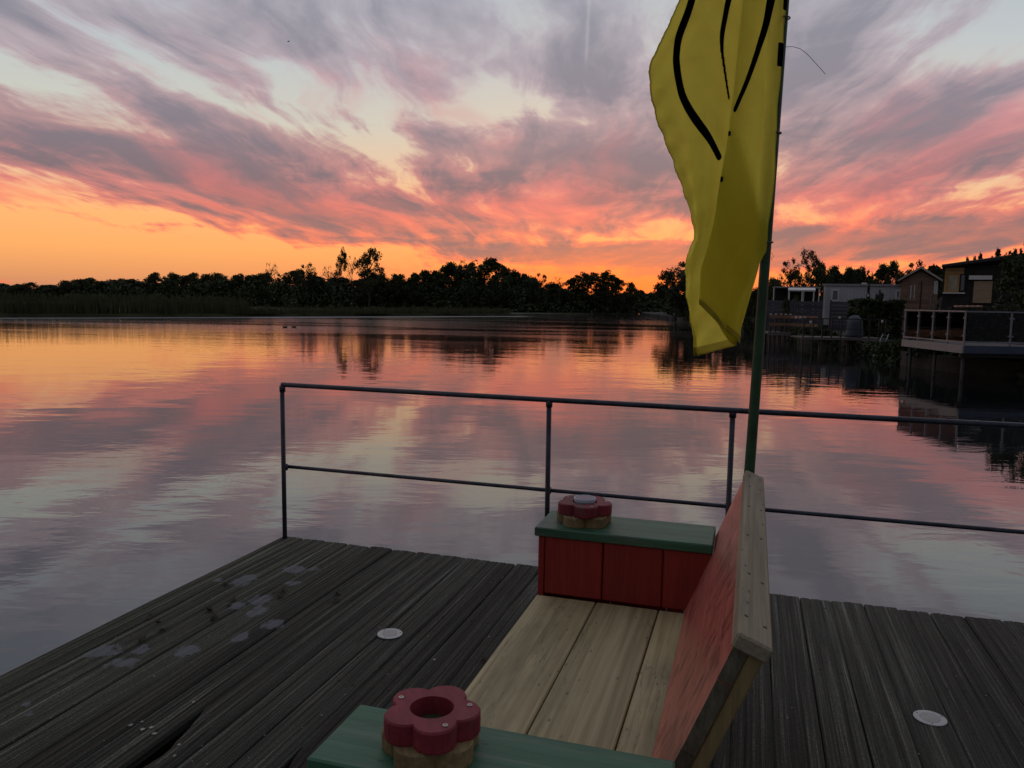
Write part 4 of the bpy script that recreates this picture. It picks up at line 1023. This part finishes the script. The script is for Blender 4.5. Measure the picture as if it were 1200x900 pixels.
def flower(x, y, rz, lab, sc=1.0):
    o = empty('flower_cup_holder', (x, y, .6713), rz)
    flower_mesh('lower_flower', flower_outline(.056 * sc, .043 * sc, 5, math.pi / 5), 0, .041, 0, M['petalwood'], o)
    up = flower_mesh('upper_flower', flower_outline(.054 * sc, .0425 * sc), .0415, .085, .043 * sc, M['petal'], o)
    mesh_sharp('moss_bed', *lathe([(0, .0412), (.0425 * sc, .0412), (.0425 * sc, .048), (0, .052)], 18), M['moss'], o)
    for k in (0, 1, 3):
        a = k * 2 * math.pi / 5 + .25
        mesh_sharp('screw', *lathe([(0, 0), (.0055, 0), (.0055, .0012), (.0028, .0016), (.0022, .0006), (0, .0006)], 12, (.074 * sc * math.cos(a), .074 * sc * math.sin(a), .0852)), M['steel'], up)
    return tag(o, lab, 'cup holder', 'wooden flower cup holders')
flower(-.566, 1.372, R(-62), 'red wooden flower cup holder with empty hole on the near armrest')
flower(-.612, 3.064, R(-75), 'red wooden flower cup holder with a lamp in it on the far armrest', 1.14)
rl2 = empty('round_solar_lamp', (-.612, 3.064, .6713 + .0525))
mesh_sharp('body', *lathe([(0, 0), (.038, 0), (.041, .030), (.044, .036), (.044, .046), (.0405, .049), (.038, .0465), (0, .0465)], 28), M['rimblue'], rl2)
mesh_sharp('solar_cell', *lathe([(0, .0468), (.037, .0468), (.036, .0478), (0, .048)], 28), M['solar'], rl2)
tag(rl2, 'round white rimmed solar lamp set in the far wooden flower', 'lamp')

# ------------------------------------------------------------------ flagpole and flag
P0 = Vector((.0123, 3.25, .8805)); Rv = Vector((RX, RY, 0)); Hv = Vector((HX, HY, 0))
def fp(a, z, d=0.0): return Vector((P0.x, P0.y, 0)) + Rv * a + Hv * d + Vector((0, 0, z))
fpole = empty('flagpole', fp(-.0216, 0))
def pa_(z): return (z - .88) * .0245
tube('pole', [fp(pa_(z), z) - fpole.location for z in (0.004, .9, 1.8, 2.7, 3.45)], [.0215, .0205, .019, .017, .015], M['pole'], fpole, 14)
mesh_sharp('finial', *lathe([(0, 0), (.014, 0), (.022, .012), (.022, .028), (.012, .042), (0, .045)], 14, fp(pa_(3.45), 3.45) - fpole.location), M['pole'], fpole)
bm = bmesh.new(); q_ = fp(pa_(.5), .5) - fpole.location; add_box(bm, q_.x - .03, q_.x + .03, q_.y - .072, q_.y + .028, q_.z - .02, q_.z + .02, .003); bm_obj('bracket', bm, M['rail'], fpole)
tag(fpole, 'green painted flagpole standing behind the bench', 'flagpole')

def interp(tab, z):                        # tab = [(a, z)] from the top down
    if z >= tab[0][1]: 
        (a0, z0), (a1, z1) = tab[0], tab[1]; return a0
    for (a0, z0), (a1, z1) in zip(tab[:-1], tab[1:]):
        if z >= z1:
            t = (z0 - z) / (z0 - z1); return a0 + (a1 - a0) * t
    return tab[-1][0]
LEFT = [(-.20, 3.22), (-.27, 2.95), (-.353, 2.679), (-.420, 2.52), (-.457, 2.43), (-.447, 2.337), (-.417, 2.228), (-.345, 2.055), (-.291, 1.927), (-.266, 1.814), (-.289, 1.716), (-.289, 1.634), (-.271, 1.519), (-.225, 1.33)]
RIGHT = [(.068, 3.22), (.052, 2.686), (.035, 1.981), (.025, 1.735), (-.002, 1.690), (-.065, 1.393), (-.066, 1.30)]
FOLD = [(-.09, 3.22), (-.12, 2.683), (-.131, 2.499), (-.141, 2.311), (-.161, 2.169), (-.185, 1.993), (-.201, 1.832), (-.224, 1.668), (-.242, 1.546), (-.245, 1.30)]
S1 = [(-.27, 2.86), (-.302, 2.68), (-.342, 2.557), (-.350, 2.50), (-.348, 2.458), (-.335, 2.39), (-.313, 2.324), (-.257, 2.224), (-.178, 2.108)]
S2 = [(-.14, 2.78), (-.165, 2.683), (-.184, 2.575), (-.185, 2.52), (-.178, 2.47), (-.145, 2.327)]
S3 = [(.0, 2.80), (-.012, 2.685), (-.032, 2.578), (-.052, 2.51), (-.076, 2.437), (-.105, 2.355), (-.138, 2.270)]
def smooth_tab(tab):
    out = []
    for i in range(len(tab) - 1):
        p0, p1, p2, p3 = (np.array(tab[max(0, min(len(tab) - 1, j))]) for j in (i - 1, i, i + 1, i + 2))
        for k in range(6):
            t = k / 6; out.append(tuple(.5 * ((2 * p1) + (-p0 + p2) * t + (2 * p0 - 5 * p1 + 4 * p2 - p3) * t * t + (-p0 + 3 * p1 - 3 * p2 + p3) * t ** 3)))
    out.append(tab[-1]); return out
LEFT, S1, S2, S3 = smooth_tab(LEFT), smooth_tab(S1), smooth_tab(S2), smooth_tab(S3)
def seg_dist(tab, a, z):
    best, bt = 9, 0
    for i in range(len(tab) - 1):
        x0, z0 = tab[i]; x1, z1 = tab[i + 1]; dx_, dz_ = x1 - x0, z1 - z0
        t = max(0, min(1, ((a - x0) * dx_ + (z - z0) * dz_) / (dx_ * dx_ + dz_ * dz_ + 1e-12)))
        d = math.hypot(a - x0 - dx_ * t, z - z0 - dz_ * t)
        if d < best: best, bt = d, (i + t) / (len(tab) - 1)
    return best, bt
def build_flag():
    NZ, ZT = 190, 3.2; per = 24
    V, F, ink, hem = [], [], [], []
    NS = None
    for j in range(NZ + 1):
        T = j / NZ
        zr_ = ZT + (1.33 - ZT) * T
        L, Rr, Fo = interp(LEFT, zr_) + .0016 * math.sin(zr_ * 97) * math.sin(zr_ * 31) + .0008 * math.sin(zr_ * 260), interp(RIGHT, zr_), interp(FOLD, zr_)
        k = max(0, min(1, (2.32 - zr_) / .55)); k = k * k * (3 - 2 * k)       # how far the cloth is tucked back
        back = Fo + (max(.02, (Rr - .012) - Fo)) * k * .93 + .012
        sway = .012 * math.sin(zr_ * 5.0 + .6)
        # control points: offset along the view's right, depth towards the lake, bottom height of that strand
        front_bot = lambda a: 1.546 + (1.396 - 1.546) * max(0, min(1, (a + .242) / .177)) 
        back_bot = lambda a: 1.346 + .046 * max(0, min(1, (a + .23) / .165))
        pts = [(Rr, -.012, 0), (Rr - .022, -.030 - .004 * k, 0), (Rr - .06, -.022, 0), ((Rr + Fo) / 2 + .012, -.030 + sway, 0), (Fo + .035, -.055 - .018 * k, 0), (Fo, -.052 - .020 * k, 0),
               (Fo + (back - Fo) * .5, -.026 - .008 * k, 0), (back, -.004, 1), (back - (back - Fo) * .7 - .012, .006, 1), (Fo + (L - Fo) * .30, -.018 + sway, 1), (Fo + (L - Fo) * .62, .022 - sway, 1), (Fo + (L - Fo) * .88, .004, 1), (L, -.022 + .01 * math.sin(zr_ * 17), 1)]
        row = []
        for i in range(len(pts) - 1):
            p0, p1, p2, p3 = (np.array(pts[max(0, min(len(pts) - 1, q))]) for q in (i - 1, i, i + 1, i + 2))
            for s in range(per if i in (3, 9, 10) else 11):
                t = s / (per if i in (3, 9, 10) else 11)
                c = .5 * ((2 * p1) + (-p0 + p2) * t + (2 * p0 - 5 * p1 + 4 * p2 - p3) * t * t + (-p0 + 3 * p1 - 3 * p2 + p3) * t ** 3); row.append(c)
        row.append(np.array(pts[-1])); NS = len(row)
        for si, c in enumerate(row):
            a, d, lay = c; lay = max(0, min(1, lay))
            zb = front_bot(a) * (1 - lay) + back_bot(a) * lay
            if zr_ < 1.9:                    # the strands end at their own hems
                z = 1.9 + (zb - 1.9) * (1.9 - zr_) / (1.9 - 1.33)
            else: z = zr_
            edge_ = max(0, min(1, (L + .13 - a) / .13)) if lay > .5 else 0
            wr = .006 * math.sin(a * 38 + z * 11) * math.sin(z * 3.3 + 1.2) + .0022 * math.sin(z * 34 + a * 48) * math.sin(z * 7 + 2) + edge_ * .007 * math.sin(z * 46 - a * 60)
            V.append(fp(a, z, d + wr))
            e = 9.0
            if lay > .5 or z > 2.30:
                for tab, w0, w1 in ((S1, .0140, .0125), (S2, .0130, .004)):
                    dd, tt = seg_dist(tab, a, z) if z > 2.0 else (9, 0); e = min(e, dd - (w0 + (w1 - w0) * tt))
            if lay <= .6 or z > 2.30:
                dd, tt = seg_dist(S3, a, z) if z > 2.0 else (9, 0); e = min(e, dd - (.0170 - .0105 * tt))
                for (a0, zc, hw_, hh_) in ((.047, 2.665, .016, .024), (.034, 2.481, .015, .042)):
                    e = min(e, max(abs(a - a0) - hw_, abs(z - zc) - hh_))
            for (a0, zc, hw_, hh_) in ((-.160, 2.185, .010, .009), (-.183, 2.016, .010, .010)):
                if lay < .5: e = min(e, max(abs(a - a0) - hw_, abs(z - zc) - hh_))
            ink.append(max(0, min(1, .5 - e / .012)))
            hem.append(1.0 if (si >= NS - 4 or j >= NZ - 3) else 0.0)
    for j in range(NZ):
        for s in range(NS - 1): F.append((j * NS + s, j * NS + s + 1, (j + 1) * NS + s + 1, (j + 1) * NS + s))
    org = fp(0, 1.35); V = [v - org for v in V]
    o = empty('flag', org)
    c = mesh_obj('cloth', V, F, M['flag'], o, True)
    for nm, dat in (('ink', ink), ('hem', hem)):
        at2 = c.data.attributes.new(nm, 'FLOAT', 'POINT'); at2.data.foreach_set('value', dat)
    so_ = c.modifiers.new('solid', 'SOLIDIFY'); so_.thickness = .0008
    tube('loose_thread', [fp(a, z, -.02) - org for a, z in ((.05, 2.511), (.075, 2.513), (.104, 2.506), (.13, 2.489), (.154, 2.466), (.18, 2.441), (.205, 2.415))], .0010, M['thread'], c, 4)
    tube('loose_thread', [fp(a, z, -.02) - org for a, z in ((.025, 1.75), (.04, 1.748), (.046, 1.735), (.038, 1.728), (.041, 1.72))], .0009, M['thread'], c, 4)
    for z in (2.62, 2.2, 1.79):
        t = [fp(pa_(z) + .024 * math.cos(q), z, .024 * math.sin(q)) - org for q in [i * math.pi / 6 for i in range(13)]]
        V, F = tube_data(t, .003, 5); mesh_obj('tie', V, F, M['thread'], o)
    tag(o, 'limp yellow flag with curved black lines hanging from the pole', 'flag')
build_flag()

# ------------------------------------------------------------------ litter on the deck
lr = random.Random(21)
def leaf(x, y, s):
    bm = bmesh.new(); pts = [(-1, 0), (-.6, .32), (-.1, .48), (.4, .34), (1, 0), (.4, -.34), (-.1, -.48), (-.6, -.32)]
    c = bm.verts.new((0, 0, .002)); vs = [bm.verts.new((a * s, b * s, .004 + lr.uniform(0, .5) * s)) for a, b in pts]
    for i in range(8): bm.faces.new((c, vs[i], vs[(i + 1) % 8]))
    o = bm_obj('dead_leaf', bm, M['deadleaf']); md = o.modifiers.new('solid', 'SOLIDIFY'); md.thickness = .0012
    o.location = (x, y, .0028); o.rotation_euler = (0, 0, lr.uniform(0, 6.28))
    return tag(o, 'curled dark dead leaf among the pale splashes on the left deck', 'dead leaf', 'dead leaves on the left deck')
for x, y in ((-2.66, 3.52), (-2.64, 3.50), (-2.47, 3.33), (-2.44, 3.26), (-2.50, 3.18), (-2.42, 3.12), (-2.63, 2.98), (-2.55, 2.92), (-2.40, 3.08), (-2.56, 2.80), (-2.02, 3.60), (-1.98, 3.5), (-2.30, 3.52), (-2.27, 3.45), (-2.71, 3.02), (-1.05, 3.12), (-1.02, 3.10)):
    leaf(x, y, lr.uniform(.016, .034))
V, F = [], []
def crumb(x, y, s):
    k = len(V); zz = .0025
    for a in range(5): V.append((x + s * math.cos(a * 1.2566) * lr.uniform(.6, 1.2), y + s * math.sin(a * 1.2566) * lr.uniform(.6, 1.2), zz))
    V.append((x, y, zz + s * .5))
    for a in range(5): F.append((k + a, k + (a + 1) % 5, k + 5))
for i in range(70):
    x, y = lr.uniform(-2.8, -.85), lr.uniform(1.9, 4.3); crumb(x, y, lr.uniform(.0018, .0042))
for i in range(22): crumb(lr.uniform(.1, 1.5), lr.uniform(2.4, 4.3), lr.uniform(.0022, .005))
for x, y in ((-2.0, 2.22), (-2.02, 2.20), (-2.06, 2.24), (-2.08, 2.21), (-1.96, 2.19), (-1.83, 2.16), (-1.80, 2.10), (-1.98, 2.42), (-1.25, 3.05), (-.98, 3.0), (-1.1, 3.35)): crumb(x, y, lr.uniform(.006, .010))
o = mesh_obj('deck_crumbs', V, F, M['crumb']); kind(o, 'stuff'); tag(o, 'tiny pale seeds and crumbs scattered over the deck', 'litter')

# ------------------------------------------------------------------ two ducks far out and two birds in the air
def duck(px, py, face, lab):
    v = 930 * (CAM_Z - ZW) / (py - hor(px)); bm = bmesh.new()
    prof = [(-.20, .10, .015), (-.15, .085, .055), (-.05, .06, .085), (.06, .06, .085), (.13, .09, .06), (.155, .15, .036), (.165, .20, .030), (.175, .235, .042), (.21, .24, .036), (.245, .225, .014), (.285, .215, .010)]
    rings = []
    for x, z, r in prof: rings.append([bm.verts.new((x, r * math.cos(t), z - .02 + r * .9 * math.sin(t))) for t in [i * math.pi / 4 for i in range(8)]])
    for a, b in zip(rings[:-1], rings[1:]):
        for i in range(8): bm.faces.new((a[i], a[(i + 1) % 8], b[(i + 1) % 8], b[i]))
    bm.faces.new(rings[0]); bm.faces.new(rings[-1])
    o = bm_obj('duck', bm, M['feather'], None, True); p = at(px, v, ZW); o.location = p; o.rotation_euler = (0, 0, CR + face)
    tag(o, lab, 'duck', 'ducks far out on the lake')
duck(333.5, 384, .3, 'left one of two tiny dark ducks far out on the lake')
duck(344, 384, .1, 'right one of two tiny dark ducks far out on the lake')
def bird(px, py, v, lab, rz, s=1.0):
    bm = bmesh.new()
    body = [(-.13, .004), (-.07, .018), (0, .028), (.06, .022), (.09, .016), (.12, .003)]
    rings = [[bm.verts.new((x, r * math.cos(t), r * math.sin(t))) for t in [i * math.pi / 3 for i in range(6)]] for x, r in body]
    for a, b in zip(rings[:-1], rings[1:]):
        for i in range(6): bm.faces.new((a[i], a[(i + 1) % 6], b[(i + 1) % 6], b[i]))
    for sg in (1, -1):
        L = [(.05, .02, .01), (.06, .11, .06), (-.02, .22, .05), (-.04, .11, .055), (-.04, .02, .008)]
        up = [bm.verts.new((x, sg * y, z + .004)) for x, y, z in L]; dn = [bm.verts.new((x, sg * y, z - .002)) for x, y, z in L]
        bm.faces.new(up); bm.faces.new(dn[::-1])
        for i in range(5): bm.faces.new((up[i], dn[i], dn[(i + 1) % 5], up[(i + 1) % 5]))
    o = bm_obj('bird', bm, M['feather']); o.location = at(px, v, zat(px, py, v)); o.rotation_euler = (0, .1, rz); o.scale = (s, s, s)
    tag(o, lab, 'bird', 'birds in the sky')
bird(357, 5, 62, 'upper of two tiny dark birds high in the left sky', .4)
bird(341, 62, 75, 'lower of two tiny dark birds in the left sky', 1.2)
S.cycles.use_adaptive_sampling = True; S.cycles.adaptive_threshold = 0.012
S.cycles.use_denoising = True
